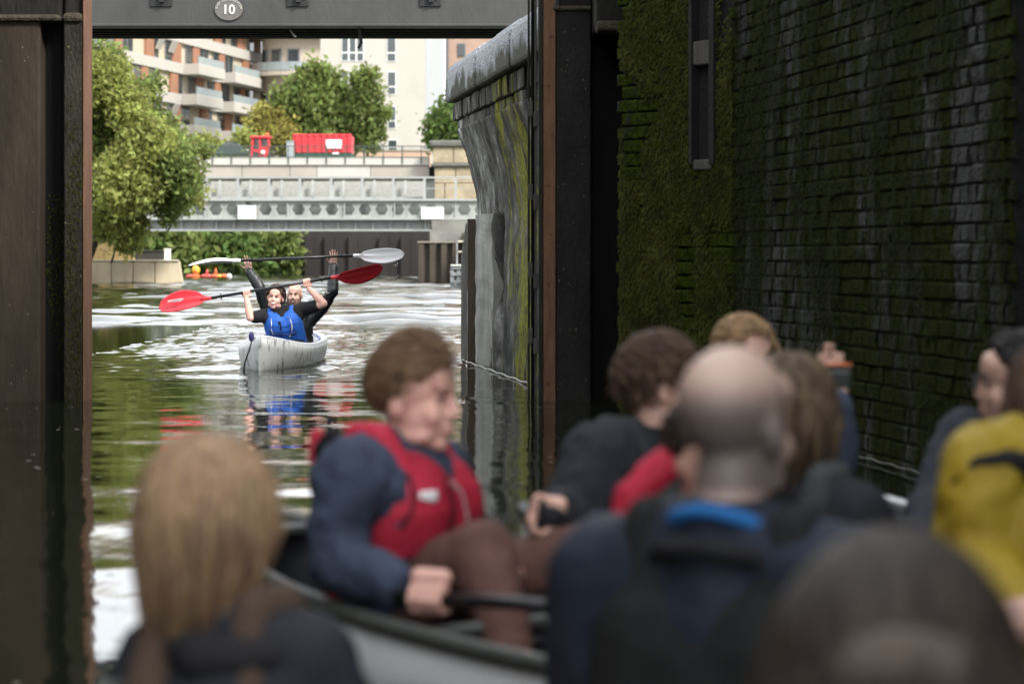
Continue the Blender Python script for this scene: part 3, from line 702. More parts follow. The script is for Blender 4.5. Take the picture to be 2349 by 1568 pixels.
for i, ch in enumerate(word):
    if ch == ' ': continue
    t = math.radians(172 - 164 * i / (len(word) - 1))
    cu = glyph(ch, .036); cu.materials.append(LET)
    o = text_mesh(cu, 'letter'); o.parent = pl
    o.location = V((pc.x + (a_ - .022) * math.cos(t), d1 - .023, pc.z + (b_ - .022) * math.sin(t))) - world_loc(pl)
    nx, nz = math.cos(t) / a_, math.sin(t) / b_
    o.rotation_euler = (math.pi / 2, -(math.atan2(nz, nx) - math.pi / 2), 0)
# ================================================================== FAR BANK
def leaf_mat(name, col, isl=0.5, trans=0.5):
    return mat(name, col, rough=0.55, var=0.35, scale=0.8, island=isl, trans=trans, spec=0.25)
LEAFY = leaf_mat('yellow_green_leaves', (0.26, 0.29, 0.080))
LEAFG = leaf_mat('mid_green_leaves', (0.17, 0.215, 0.062))
LEAFD = leaf_mat('deep_green_leaves', (0.11, 0.17, 0.045))
LEAFO = leaf_mat('autumn_yellow_leaves', (0.27, 0.25, 0.065))
BARK = mat('bark', (.07, .055, .04), rough=.9, var=.4, scale=8, bump=.6)

def crown(name, lobes, n, size, m, parent, seed, clump=14, hang=0.0):
    """leaf-sized faces gathered in clumps through several lobes; lobes: (centre, radius)"""
    r = np.random.default_rng(seed)
    vol = np.array([l[1] ** 2 for l in lobes]); vol = vol / vol.sum()
    nc = n // clump; V_ = []; 
    idx = r.choice(len(lobes), nc, p=vol)
    C = np.array([tuple(l[0]) for l in lobes])[idx]; Rd = np.array([l[1] for l in lobes])[idx]
    dr = r.normal(size=(nc, 3)); dr /= np.linalg.norm(dr, axis=1)[:, None]
    rad = Rd * (0.35 + 0.75 * r.random(nc) ** 0.8)
    cc = C + dr * rad[:, None]
    cc[:, 2] -= hang * r.random(nc) * Rd
    pos = np.repeat(cc, clump, 0) + r.normal(size=(nc * clump, 3)) * size * 1.7
    nn = len(pos)
    a = r.normal(size=(nn, 3)) + np.array([0, 0, -.5]); a /= np.linalg.norm(a, axis=1)[:, None]
    b = np.cross(a, r.normal(size=(nn, 3))); b /= np.linalg.norm(b, axis=1)[:, None]
    s = size * r.uniform(.6, 1.4, nn)[:, None]
    q = np.stack([pos - a * s, pos + b * s * .48 , pos + a * s, pos - b * s * .48], 1).reshape(-1, 3)
    f = np.arange(nn * 4).reshape(-1, 4)
    me = bpy.data.meshes.new(name); base = world_loc(parent)
    me.from_pydata((q - np.array(base)).tolist(), [], f.tolist()); me.materials.append(m)
    o = bpy.data.objects.new(name, me); COL.objects.link(o); o.parent = parent
    return o

def tree(label, base, lobes, n, size, m, seed, trunk=0.22, cat='tree', name='tree', group=None, hang=0.0, extra=None):
    t = thing(name, tuple(base), label, cat, group)
    crown('crown', lobes, n, size, m, t, seed, hang=hang)
    if extra: crown('pale_foliage', extra[0], extra[1], size, extra[2], t, seed + 50)
    r = random.Random(seed); base = V(base)
    top = sum((V(l[0]) for l in lobes), V((0, 0, 0))) / len(lobes)
    mb = MB(); mid = base.lerp(top, .5) + V((r.uniform(-.2, .2), 0, 0)) * trunk * 4
    mb.tube([base - UP * .1, base.lerp(mid, .5), mid, top], [trunk, trunk * .8, trunk * .62, trunk * .25], 8)
    for l in lobes:
        c = V(l[0]); st = mid.lerp(top, r.uniform(0, .7)); k = st.lerp(c, .5) + UP * .1 * l[1]
        mb.tube([st, k, c], [trunk * .36, trunk * .24, trunk * .08], 6)
    mb.build('trunk', BARK, t, smooth=True)
    return t

def lob(d, *xyr, jit=2.0, seed=1):
    r = random.Random(seed); out = []
    for x, y, rp in xyr:
        dd = d + r.uniform(-jit, jit); out.append((at(x, y, dd), rp * dd / FPX))
    return out

# ------------------------------------------------------------------ overhanging tree on the left bank
L1 = lob(99, (150, 210, 95), (235, 180, 60), (265, 235, 60), (245, 320, 90), (330, 300, 60), (345, 370, 75), (400, 385, 55), (290, 415, 75), (405, 445, 45), (215, 430, 50),
         (150, 350, 110), (370, 300, 32), (412, 330, 26), (330, 215, 26), (355, 190, 16), (240, 118, 30), (470, 350, 12), (425, 420, 28), (385, 478, 26), jit=2.2, seed=3)
tree('large yellow-green tree overhanging the canal behind the left gate post', V((-17.8, 100.5, 1.0)), L1, 44000, .125, LEAFG, 5, trunk=.3,
     extra=(lob(98, (235, 190, 60), (250, 300, 80), (340, 330, 60), (390, 400, 48), (290, 420, 70), (300, 250, 45), (420, 445, 40), seed=8), 20000, LEAFY))
tree('hanging ivy draped over the yellow brick wall under the left tree', V((-16.6, 100.2, 1.0)), lob(99.6, (240, 500, 26), (275, 520, 24), (305, 545, 14), (285, 555, 10), (318, 505, 14), jit=.4, seed=4), 5000, .11, LEAFY, 9, trunk=.05, cat='ivy', name='ivy', hang=1.2)

# ------------------------------------------------------------------ left quay
QC = mat('tan_concrete_quay', (.52, .44, .31), rough=.85, var=.3, scale=1.2, bump=.3, bscale=10, stretch=(1, 1, .3))
lq = thing('concrete_quay', (-16, 102, 0), 'low tan concrete quay on the left bank below the tree', 'quay')
dq = 102.0; xs = [X(p, dq) for p in (150, 205, 255, 305, 355, 414)]
for i in range(5):
    x0, x1 = xs[i] + .01, xs[i + 1] - .01
    sl = X(427, dq) - X(414, dq) if i == 4 else 0
    mb = MB(); mb.prism([(x0, -.6), (x1 + sl, -.6), (x1, qz(600, dq)), (x0, qz(600, dq))], lambda p: V((p[0], dq, p[1])), lambda p: V((p[0] - 1.25, dq + 9, p[1])))
    mb.build('quay_block', QC, lq, bevel=.04)
mb = MB(); mb.prism([(xs[0], dq - .06), (xs[5] - .05, dq - .06), (xs[5] - 1.3, dq + 8.9), (xs[0], dq + 8.9)], lambda p: V((p[0], p[1], qz(600, dq) + .004)), lambda p: V((p[0], p[1], qz(596, dq)))); mb.build('quay_top', mat('pale_quay_top', (.52, .47, .36), rough=.85, var=.15, scale=2), lq, bevel=.03)
yb = thing('brick_wall', (-16.6, 104, 0), 'yellow brick retaining wall under the ivy on the left bank', 'wall')
YB = mat('yellow_stock_brick', (.40, .29, .13), rough=.9, var=.3, scale=3, bump=.4, bscale=20)
r_ = random.Random(3)
for row in range(4):
    x = X(196, 104) - (.5 if row % 2 else 0)
    while x < X(303, 104):
        ln = r_.uniform(.75, 1.0); z0 = qz(598, 104) + .004 + row * .44
        mb = MB(); mb.bb(x, min(x + ln, X(306, 104)) - .012, 104 + r_.uniform(0, .02), 104.4, z0, z0 + .425); mb.build('stone_block', YB, yb, bevel=.02); x += ln
bx = thing('dark_bin', tuple(at(342, 597, 106)), 'long black metal container on the tan quay beside the ivy', 'bin')
DK = mat('dark_box_metal', (.02, .018, .018), rough=.6)
z0 = qz(597, 106); mb = MB(); mb.bb(X(310, 106), X(372, 106), 106, 107.2, z0, qz(577, 106)); mb.build('bin_body', DK, bx, bevel=.04)
mb = MB(); mb.bb(X(308, 106), X(374, 106), 105.95, 107.25, qz(577, 106) + .002, qz(574, 106)); mb.build('lid', DK, bx, bevel=.02)
wp = thing('marker_post', tuple(at(383, 597, 106)), 'short white marker post at the right end of the black container', 'post')
mb = MB(); mb.bb(X(377, 106), X(390, 106), 106, 106.25, qz(597, 106), qz(573, 106)); mb.build('post_body', WHITEP, wp, bevel=.02)
mb = MB(); mb.box((X(383.5, 106), 106.12, qz(572, 106)), (.30, .30, .05)); mb.build('cap', WHITEP, wp, bevel=.015)

# ------------------------------------------------------------------ grey service bridge (castellated girder and handrail)
ds = 118.0
GREYB = mat('pale_grey_bridge_paint', (.30, .315, .31), rough=.6, var=.15, scale=1.5, stretch=(1, 1, .4))
GREYD = mat('grey_bridge_side_stains', (.27, .28, .265), rough=.7, var=.3, scale=2, stretch=(1, 1, .3))
sb = thing('service_bridge', (-10, ds, 0), 'pale grey steel service bridge with a row of hexagonal holes across the canal', 'bridge')
xa, xb = X(318, ds), X(1130, ds)
mb = MB(); mb.bb(xa, xb, ds - .16, ds + .3, qz(461, ds), qz(456, ds)); mb.build('top_flange', GREYB, sb)
mb = MB(); mb.bb(xa, xb, ds - .16, ds + .3, qz(504, ds), qz(500, ds)); mb.build('bottom_flange', GREYB, sb)
pitch = 38.0; px = 318 + 6
while px < 1120:
    c = px + pitch / 2; zc_ = (qz(461, ds) + qz(500, ds)) / 2; hw = pitch / 2 * ds / FPX; hh = (qz(461, ds) - qz(500, ds)) / 2
    cx_ = X(c, ds); ro = .325
    hexa = [(cx_ + ro * math.cos(t), zc_ + ro * .95 * math.sin(t)) for t in [math.radians(60 * k) for k in range(6)]]
    outer = [(cx_ + hw - .004, zc_), (cx_ + hw - .004, zc_ + hh), (cx_ - hw + .004, zc_ + hh), (cx_ - hw + .004, zc_), (cx_ - hw + .004, zc_ - hh), (cx_ + hw - .004, zc_ - hh)]
    mb = MB(); vs_ = [V((p[0], ds, p[1])) for p in outer] + [V((p[0], ds, p[1])) for p in hexa] + [V((p[0], ds + .22, p[1])) for p in hexa]
    fs_ = [(k, (k + 1) % 6, 6 + (k + 1) % 6, 6 + k) for k in range(6)] + [(6 + k, 6 + (k + 1) % 6, 12 + (k + 1) % 6, 12 + k) for k in range(6)]
    mb.add(vs_, fs_); mb.build('web_panel', GREYD, sb)
    px += pitch
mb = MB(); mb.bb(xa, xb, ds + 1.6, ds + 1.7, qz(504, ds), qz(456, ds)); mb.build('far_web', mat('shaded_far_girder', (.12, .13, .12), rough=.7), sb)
for p in (470, 560, 660, 790, 905, 1045):
    mb = MB(); mb.bb(X(p, ds) - .03, X(p, ds) + .03, ds - .06, ds - .002, qz(500, ds), qz(461, ds)); mb.build('web_stiffener', GREYB, sb)
# lower beam with ribs
mb = MB(); mb.bb(X(318, ds), X(985, ds), ds + .4, ds + .5, qz(527, ds), qz(504.5, ds)); mb.build('lower_beam', GREYB, sb)
mb = MB(); mb.bb(X(318, ds), X(990, ds), ds + .1, ds + .8, qz(530, ds), qz(526, ds)); mb.build('lower_flange', GREYB, sb)
for k in range(17):
    p = 335 + k * 40
    mb = MB(); mb.bb(X(p, ds) - .05, X(p, ds) + .05, ds + .2, ds + .39, qz(526, ds), qz(505, ds)); mb.build('rib', GREYB, sb)
# panelled handrail
for k in range(12):
    p = 330 + k * 71.5
    mb = MB(); mb.bb(X(p, ds) - .06, X(p, ds) + .06, ds + .1, ds + .22, qz(456, ds), qz(407, ds)); mb.build('rail_post', GREYB, sb)
    if p < 960:
        mb = MB(); mb.bb(X(p + 26, ds) - .05, X(p + 26, ds) + .05, ds + .9, ds + 1.05, qz(456, ds), qz(412, ds)); mb.build('inner_post', mat('inner_post_grey', (.36, .38, .37), rough=.6), sb)
        mb = MB(); mb.bb(X(p + 3, ds), X(p + 68, ds), ds + 1.3, ds + 1.36, qz(450, ds), qz(414, ds)); mb.build('screen_panel', mat('screen_grey', (.31, .31, .285), rough=.8, var=.2), sb)
mb = MB(); mb.bb(xa, xb, ds + .1, ds + .24, qz(409, ds), qz(405, ds)); mb.build('handrail', GREYB, sb)
mb = MB(); mb.bb(xa, xb, ds + .14, ds + .2, qz(433, ds), qz(431.5, ds)); mb.build('middle_rail', GREYB, sb)
for x0, x1, y0, y1, lb in ((547, 588, 472, 503, 'blank white notice board on the bridge girder, nearer the left tree'), (967, 1018, 476, 503, 'blank white notice board on the bridge girder near the right quay')):
    st = thing('notice_board', tuple(at((x0 + x1) / 2, y1, ds - .3)), lb, 'sign')
    mb = MB(); mb.bb(X(x0, ds), X(x1, ds), ds - .28, ds - .22, qz(y1, ds), qz(y0, ds)); mb.build('board', WHITEP, st, bevel=.02)
    mb = MB(); mb.bb(X(x0 + 4, ds), X(x1 - 4, ds), ds - .215, ds - .165, qz(y1 - 8, ds), qz(y0 + 10, ds)); mb.build('batten', GREYB, st)
lamp = thing('bridge_lamp', tuple(at(569, 462, ds)), 'small black round lamp on a pale post of the service bridge', 'lamp')
mb = MB(); mb.ell(at(569, 461, ds - .1) + UP * .0, (.10, .06, .13)); mb.v = [tuple(V(p)) for p in mb.v]; mb.build('lamp_head', DK, lamp, smooth=True)
mb = MB(); mb.tube([at(569, 461, ds - .05), at(569, 461, ds + .12)], .03, 6); mb.build('bracket', DK, lamp)

# ------------------------------------------------------------------ road bridge with concrete parapet and railing
dr = 150.0
PAR = mat('pale_parapet_concrete', (.34, .31, .275), rough=.85, var=.16, scale=.5, stretch=(1, 1, .5))
PARW = mat('white_parapet_band', (.43, .415, .38), rough=.8, var=.1, scale=.8)
rb = thing('road_bridge', (-12, dr, 0), 'wide concrete road bridge with a pale panelled parapet behind the grey bridge', 'bridge')
cuts = [300, 440, 555, 665, 727, 850, 985]
for i in range(6):
    mb = MB(); mb.bb(X(cuts[i], dr) + .015, X(cuts[i + 1], dr) - .015, dr, dr + .5, qz(409, dr), qz(380, dr)); mb.build('parapet_panel', PAR if i != 4 else PARW, rb, bevel=.02)
mb = MB(); mb.bb(X(300, dr), X(985, dr), dr - .12, dr + .6, qz(379.5, dr), qz(361, dr)); mb.build('coping_band', PARW, rb, bevel=.04)
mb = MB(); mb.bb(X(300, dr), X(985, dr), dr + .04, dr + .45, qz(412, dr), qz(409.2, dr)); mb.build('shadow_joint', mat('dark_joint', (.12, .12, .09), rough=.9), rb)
mb = MB(); mb.bb(X(300, dr), X(1005, dr), dr + .3, dr + 11.5, qz(470, dr), qz(412.5, dr)); mb.build('deck', mat('bridge_side_grey', (.34, .35, .33), rough=.8, var=.2, scale=.6), rb)
mb = MB(); mb.bb(X(300, dr), X(1005, dr), dr + .7, dr + 11.5, qz(412, dr), 6.75); mb.build('roadway', mat('asphalt', (.05, .05, .05), rough=.9, bump=.2), rb)
ABUT = mat('shaded_stained_abutment', (.016, .013, .012), rough=.85, var=.5, scale=.7, stretch=(1, 1, .25), bump=.3)  # shadow under the bridge put into the dark base; noise adds stains
mb = MB(); mb.bb(X(655, dr), X(990, dr), dr - 6, dr + 11, -.8, qz(470, dr)); mb.build('abutment', ABUT, rb)
for p in (700, 745, 800, 870, 920):
    mb = MB(); mb.bb(X(p, dr - 6), X(p, dr - 6) + .5, dr - 6.25, dr - 6.002, -.8, qz(545, dr)); mb.build('pilaster', ABUT, rb)
ra = thing('bridge_railing', (-10, dr, 7), 'thin dark iron railing along the top of the road bridge', 'railing')
RAILM = mat('dark_green_railing', (.045, .06, .05), rough=.6)
k = 0; p = 488
while p < 990:
    mb = MB(); mb.bb(X(p, dr) - .035, X(p, dr) + .035, dr - .17, dr - .125, qz(376, dr), qz(334, dr)); mb.build('post', RAILM, ra); p += 43.5
mb = MB(); mb.bb(X(300, dr), X(985, dr), dr - .165, dr - .13, qz(336.5, dr), qz(334.5, dr)); mb.build('top_rail', RAILM, ra)
mb = MB(); mb.bb(X(300, dr), X(985, dr), dr - .165, dr - .13, qz(361, dr), qz(359.5, dr)); mb.build('bottom_rail', RAILM, ra)
mb = MB(); p = 488
while p < 985: mb.bb(X(p, dr) - .009, X(p, dr) + .009, dr - .155, dr - .14, qz(360, dr), qz(336, dr)); p += 4.6
tag(mb.build('balusters', RAILM, ra), kind='stuff')
bp = thing('bridge_pier', (X(1040, dr - 1), dr - 1, 0), 'square tan stone pier with a dark cap at the right end of the road bridge', 'pier')
PST = mat('tan_pier_stone', (.30, .25, .17), rough=.9, var=.35, scale=1.2, bump=.3); PCAP = mat('dark_pier_cap', (.10, .10, .09), rough=.85, var=.3, scale=2)
dp = dr - 1.2
for x0, x1, y0, y1 in ((992, 1040, 338, 374), (1040, 1094, 338, 374), (996, 1045, 384, 420), (1045, 1092, 384, 420), (996, 1020, 421, 470), (1020, 1092, 421, 470)):
    mb = MB(); mb.bb(X(x0, dp) + .02, X(x1, dp) - .02, dp, dp + 2.4, qz(y1, dp), qz(y0, dp)); mb.build('stone_block', PST, bp, bevel=.04)
for y0, y1, e in ((322, 337.5, 6), (374.5, 383.5, 4)):
    mb = MB(); mb.bb(X(992 - e, dp), X(1094 + e, dp), dp - .2, dp + 2.6, qz(y1, dp), qz(y0, dp)); mb.build('cap_stone', PCAP, bp, bevel=.12)
mb = MB(); mb.bb(X(990, dp), X(1100, dp), dp + .1, dp + 2.3, -.5, qz(470.5, dp)); mb.build('pier_base', mat('grey_pier_base', (.20, .20, .18), rough=.9, var=.3, scale=.8), bp)

# ------------------------------------------------------------------ sheet piling, fender frame and ladder on the right bank
dsp = 107.0
sp_ = thing('sheet_piling', (-3, dsp, 0), 'rusty brown steel sheet piling on the right bank under the bridges', 'wall')
SPM = mat('rusty_sheet_pile', (.055, .043, .032), rough=.85, var=.4, scale=2, stretch=(1, 1, .3))
CAPM = mat('piling_cap', (.22, .19, .15), rough=.9)
for i in range(9):
    x0 = 960 + i * 13
    mb = MB(); off = .22 if i % 2 else 0
    mb.bb(X(x0, dsp), X(x0 + 12.6, dsp), dsp + off, dsp + off + .1, -.6, qz(557, dsp)); mb.build('sheet_pile', SPM, sp_)
mb = MB(); mb.bb(X(958, dsp), X(1078, dsp), dsp - .05, dsp + .6, qz(557, dsp) + .002, qz(553, dsp)); mb.build('capping_beam', CAPM, sp_)
mb = MB(); mb.bb(X(985, dsp), X(1090, dsp), dsp + .9, dsp + 1.6, -.2, qz(530, dsp)); mb.build('upper_wall', mat('grey_upper_wall', (.17, .17, .16), rough=.9, var=.4, scale=1), sp_)
lf = thing('landing_frame', (X(1046, 92), 92, 0), 'small grey landing frame standing in the water at the right bank', 'frame')
LFM = mat('grey_timber_frame', (.24, .25, .26), rough=.8)
for p in (1037, 1052, 1064):
    mb = MB(); mb.bb(X(p, 92) - .07, X(p, 92) + .07, 92, 92.14, -.6, qz(612, 92)); mb.build('post', LFM, lf)
for y in (613, 628, 645):
    mb = MB(); mb.bb(X(1035, 92), X(1070, 92), 91.95, 91.995, qz(y + 4, 92), qz(y - 3, 92)); mb.build('cross_board', LFM, lf)
mb = MB(); mb.bb(X(1034, 92), X(1070, 92), 91.9, 93, qz(609.5, 92), qz(607, 92)); mb.build('deck', WHITEP, lf)
for y in (553, 577):
    mb = MB(); mb.bb(X(1046, 92), X(1066, 92), 92.3, 92.36, qz(y + 1.5, 92), qz(y - 1.5, 92)); mb.build('hand_rail', mat('pale_rail', (.55, .56, .42), rough=.6), lf)
for p in (1048, 1066):
    mb = MB(); mb.bb(X(p, 92) - .03, X(p, 92) + .03, 92.3, 92.36, qz(607, 92), qz(550, 92)); mb.build('rail_upright', LFM, lf)

# ------------------------------------------------------------------ greenery seen under the bridges
BG = 'bushes under the bridges'
for i, (pts, mm, n, lb) in enumerate((
        (((420, 560, 40), (400, 600, 35), (455, 590, 35)), LEAFG, 3600, 'bright green bush under the bridges next to the tan quay'),
        (((520, 560, 45), (490, 600, 32), (545, 605, 32)), LEAFD, 3600, 'dark green bush under the bridges behind the orange buoys'),
        (((610, 570, 45), (585, 605, 30), (640, 600, 34)), LEAFD, 3600, 'mid green bush under the bridges beside the dark abutment'),
        (((350, 560, 40), (320, 590, 40)), LEAFD, 2600, 'shaded bush under the bridges above the black container'))):
    tree(lb, V((at(pts[0][0], 0, 143).x, 143, .2)), lob(143, *pts, jit=2, seed=60 + i), n, .30, mm, 70 + i, trunk=.14, cat='bush', name='bush', group=BG)
gb = MB(); gb.bb(-60, -13.6, 141.5, 150, -1, .35); tag(gb.build('river_bank', mat('dark_bank', (.03, .045, .018), rough=.95, var=.5, scale=.6)), kind='structure')
FAR_G = mat('thin_stem', (.20, .26, .10), rough=.8)
for p, lb in ((627, 'pale thin sapling stem under the bridges right of the buoys'),):
    t = thing('sapling', (X(p, 142), 142, 0), lb, 'sapling')
    mb = MB(); mb.tube([at(p - 4, 530, 142), at(p, 570, 142), at(p + 3, 632, 142)], [.12, .2, .24], 7); mb.build('stem', FAR_G, t)
    crown('leaves', lob(142, (p + 22, 560, 26), (p + 30, 590, 20), jit=.5), 1200, .24, LEAFG, t, 91)

# ------------------------------------------------------------------ orange floats
ORG = mat('orange_plastic', (.75, .12, .03), rough=.5, var=.1); YEL = mat('yellow_plastic', (.8, .40, .03), rough=.5, var=.1); RDF = mat('red_plastic', (.65, .06, .05), rough=.5, var=.1)
df = 128.0
def float_(px, y, wpx, hpx, m, mast, lb):
    t = thing('marker_buoy', tuple(V((X(px, df), df, 0))), lb, 'buoy', 'buoys floating under the bridges')
    mb = MB(); mb.ell((X(px, df), df, .10), (wpx / 2 * df / FPX, .28, hpx / 2 * df / FPX)); mb.build('float_body', m, t, smooth=True)
    if mast:
        mb = MB(); mb.tube([(X(px, df), df, .12), (X(px, df), df, .12 + mast)], [.10, .03], 8); mb.build('mast', m, t, smooth=True)
for a in ((438, 634, 24, 9, RDF, 0, 'low red buoy nearest the tan quay'), (449, 634, 20, 10, ORG, .45, 'orange buoy with a broad mast beside the yellow one'), (475, 634, 30, 10, RDF, .35, 'long red buoy with a thin mast in the middle of the row'),
          (495, 634, 20, 11, ORG, .42, 'round orange buoy with a pointed mast'), (505, 634, 12, 9, YEL, 0, 'small yellow buoy between two orange ones'), (514, 634, 18, 11, ORG, 0, 'orange buoy beside the white drum'), (526, 634, 12, 12, WHITEP, 0, 'white drum float at the right end of the buoys')):
    float_(*a)
t = thing('marker_buoy', (X(446, df), df + .6, 0), 'tall yellow-topped buoy at the left end of the row', 'buoy', 'buoys floating under the bridges')
mb = MB(); mb.ell((X(446, df), df + .6, .42), (.22, .2, .24)); mb.build('top_mark', YEL, t, smooth=True)
mb = MB(); mb.tube([(X(446, df), df + .6, -.1), (X(446, df), df + .6, .4)], [.2, .08], 8); mb.build('mast', ORG, t)

# ------------------------------------------------------------------ skip, loader and van on the road bridge
dk = 158.0
RED = mat('red_skip_paint', (.55, .03, .04), rough=.45, var=.12, scale=2); GRN = mat('dark_green_base', (.02, .07, .045), rough=.6)
sk = thing('skip_container', tuple(at(740, 358, dk)), 'large ribbed red skip container with a white panel on the road bridge', 'container')
zb0, zb1, zt = qz(358, dk), qz(351, dk), qz(311, dk)
mb = MB(); mb.bb(X(676, dk), X(806, dk), dk, dk + 2.4, zb0 - .4, zb1); mb.build('base_frame', GRN, sk)
mb = MB()
mb.prism([(X(677, dk), zb1 + .005), (X(806, dk), zb1 + .005), (X(807, dk), zt), (X(671, dk), zt)], lambda p: V((p[0], dk, p[1])), lambda p: V((p[0], dk + 2.4, p[1]))); mb.build('skip_body', RED, sk, bevel=.03)
for i in range(9):
    p = 682 + i * 15
    mb = MB(); mb.bb(X(p, dk) - .09, X(p, dk) + .09, dk - .1, dk - .002, zb1 + .02, zt + .06); mb.build('rib', RED, sk, bevel=.02)
mb = MB(); mb.bb(X(671, dk), X(807, dk), dk - .06, dk + .06, zt + .003, zt + .10); mb.build('rim', RED, sk, bevel=.02)
mb = MB(); mb.bb(X(748, dk), X(784, dk), dk - .16, dk - .105, qz(341, dk), qz(321, dk)); mb.build('white_panel', WHITEP, sk, bevel=.02)
mb = MB(); mb.bb(X(763, dk), X(778, dk), dk - .13, dk - .105, qz(354, dk), qz(350, dk)); mb.build('number_strip', WHITEP, sk)
gbx = thing('control_cabinet', tuple(at(664, 358, dk - 1)), 'grey metal cabinet standing left of the red skip', 'cabinet')
mb = MB(); mb.bb(X(657, dk - 1), X(672, dk - 1), dk - 1, dk, zb0 - .4, qz(327, dk)); mb.build('cabinet_body', mat('cabinet_grey', (.32, .36, .37), rough=.5), gbx, bevel=.03)
mb = MB(); mb.bb(X(656, dk - 1), X(673, dk - 1), dk - 1.05, dk + .05, qz(327, dk) + .002, qz(325, dk)); mb.build('cabinet_lid', mat('cabinet_grey', (.3, .3, .3)), gbx)
ld = thing('loader', tuple(at(598, 360, dk - 2)), 'small red loader cab with dark windows on the road bridge', 'loader')
dl = dk - 2; GLS = mat('dark_window_glass', (.035, .045, .05), rough=.08, var=.2, spec=.8)
zl = 6.78
def bar(a, b, wd=.16): 
    mb = MB(); mb.beam(at(*a, dl), at(*b, dl), wd, wd); mb.build('cab_pillar', RED, ld, bevel=.02)
for a, b in (((577, 360), (580, 318)), ((597, 360), (596, 318)), ((618, 340), (615, 316)), ((577, 346), (596, 346)), ((597, 340), (618, 336))): bar(a, b)
mb = MB(); c0 = at(577, 312, dl); c1 = at(617, 318, dl); mb.bb(c0.x - .1, c1.x + .1, dl - .2, dl + 1.3, c1.z, c0.z); mb.build('cab_roof', RED, ld, bevel=.08)
mb = MB(); mb.bb(at(580, 0, dl).x, at(614, 0, dl).x, dl + .3, dl + .36, at(0, 345, dl).z, at(0, 320, dl).z); mb.build('cab_glass', GLS, ld)
mb = MB(); mb.bb(at(578, 0, dl).x, at(618, 0, dl).x, dl - .05, dl + 1.4, zl + .15, at(0, 347, dl).z); mb.build('engine_body', mat('loader_dark', (.05, .05, .05), rough=.6), ld, bevel=.05)
mb = MB(); mb.prism([(at(596, 0, dl).x, zl + .1), (at(606, 0, dl).x, zl + .1), (at(618, 0, dl).x, at(0, 341, dl).z), (at(600, 0, dl).x, at(0, 341, dl).z)], lambda p: V((p[0], dl - .12, p[1])), lambda p: V((p[0], dl - .052, p[1]))); mb.build('front_panel', RED, ld)
for p in (584, 612):
    mb = MB(); mb.tube([(at(p, 0, dl).x, dl - .1, zl + .33), (at(p, 0, dl).x, dl + .25, zl + .33)], .33, 14); mb.build('wheel', DK, ld)
mb = MB(); mb.ell(at(603, 350, dl - .2), .15); mb.build('headlamp', WHITEP, ld, smooth=True)
mb = MB(); mb.ell(at(613, 309, dl + .2), .12); mb.build('beacon', ORG, ld, smooth=True)
vn = thing('parked_car', (X(530, dk), dk, 0), 'dark green parked car behind the railing left of the red loader', 'car')
CARP = mat('dark_green_car_paint', (.015, .04, .032), rough=.25, coat=.6, var=.1)
dv = dk + 1; zv = 6.78
prof = [(492, 357), (492, 345), (503, 340), (512, 328), (545, 326), (556, 338), (570, 343), (572, 357)]
mb = MB(); mb.prism([(X(a, dv), qz(b, dv)) for a, b in prof], lambda p: V((p[0], dv, p[1])), lambda p: V((p[0], dv + 1.7, p[1]))); mb.build('car_body', CARP, vn, bevel=.08)
for poly in ([(508, 339), (514, 330), (527, 329), (527, 338)], [(530, 338), (530, 329), (543, 329), (552, 338)]):
    mb = MB(); mb.prism([(X(a, dv), qz(b, dv)) for a, b in poly], lambda p: V((p[0], dv - .02, p[1])), lambda p: V((p[0], dv - .003, p[1]))); mb.build('window', GLS, vn)
for p in (505, 558):
    mb = MB(); mb.tube([(X(p, dv), dv - .04, zv + .3), (X(p, dv), dv + .2, zv + .3)], .31, 16); wh = mb.build('wheel', DK, vn)
    mb = MB(); mb.tube([(X(p, dv), dv - .05, zv + .3), (X(p, dv), dv - .042, zv + .3)], .19, 12); mb.build('hub_cap', GALV, wh)

# ------------------------------------------------------------------ trees on the far road
tree('leafy green tree rising behind the red skip', V((X(720, 176), 176, 6.7)), lob(174, (725, 170, 22), (705, 200, 34), (752, 195, 26), (670, 240, 38), (725, 245, 42), (775, 240, 34), (650, 275, 34), (700, 290, 42), (755, 285, 38), (800, 275, 26), (735, 320, 36), (690, 325, 30), (790, 310, 24), jit=1.6, seed=21), 17000, .24, LEAFG, 31, trunk=.3)
tree('slender tree right of the leafy tree in front of the white tower', V((X(843, 172), 172, 6.7)), lob(172, (830, 185, 18), (845, 175, 12), (855, 215, 14), (835, 235, 18), (870, 255, 14), (845, 270, 20), (880, 265, 8), (860, 300, 14), (835, 310, 16), (850, 330, 12), jit=.8, seed=22), 4200, .2, LEAFG, 32, trunk=.15)
tree('yellowing bush between the red loader and the leafy tree', V((X(625, 171.5), 171.5, 6.7)), lob(171.5, (605, 275, 26), (628, 290, 28), (600, 310, 22), (640, 318, 26), (665, 315, 22), (585, 300, 14), jit=.8, seed=23), 5200, .2, LEAFO, 33, trunk=.14, cat='bush', name='bush')
tree('small conical green tree behind the tan pier', V((X(1030, 185), 185, 6.7)), lob(185, (1035, 250, 16), (1025, 275, 24), (1050, 280, 26), (1005, 300, 24), (1045, 310, 34), (1020, 320, 26), jit=.8, seed=24), 5000, .26, LEAFD, 34, trunk=.2)
tree('low bush behind the railing left of the red loader', V((X(470, 160), 160, 6.7)), lob(160, (470, 335, 14), (490, 350, 16), (455, 345, 14), (555, 320, 12), jit=.5, seed=25), 2000, .2, LEAFY, 35, trunk=.08, cat='bush', name='bush')

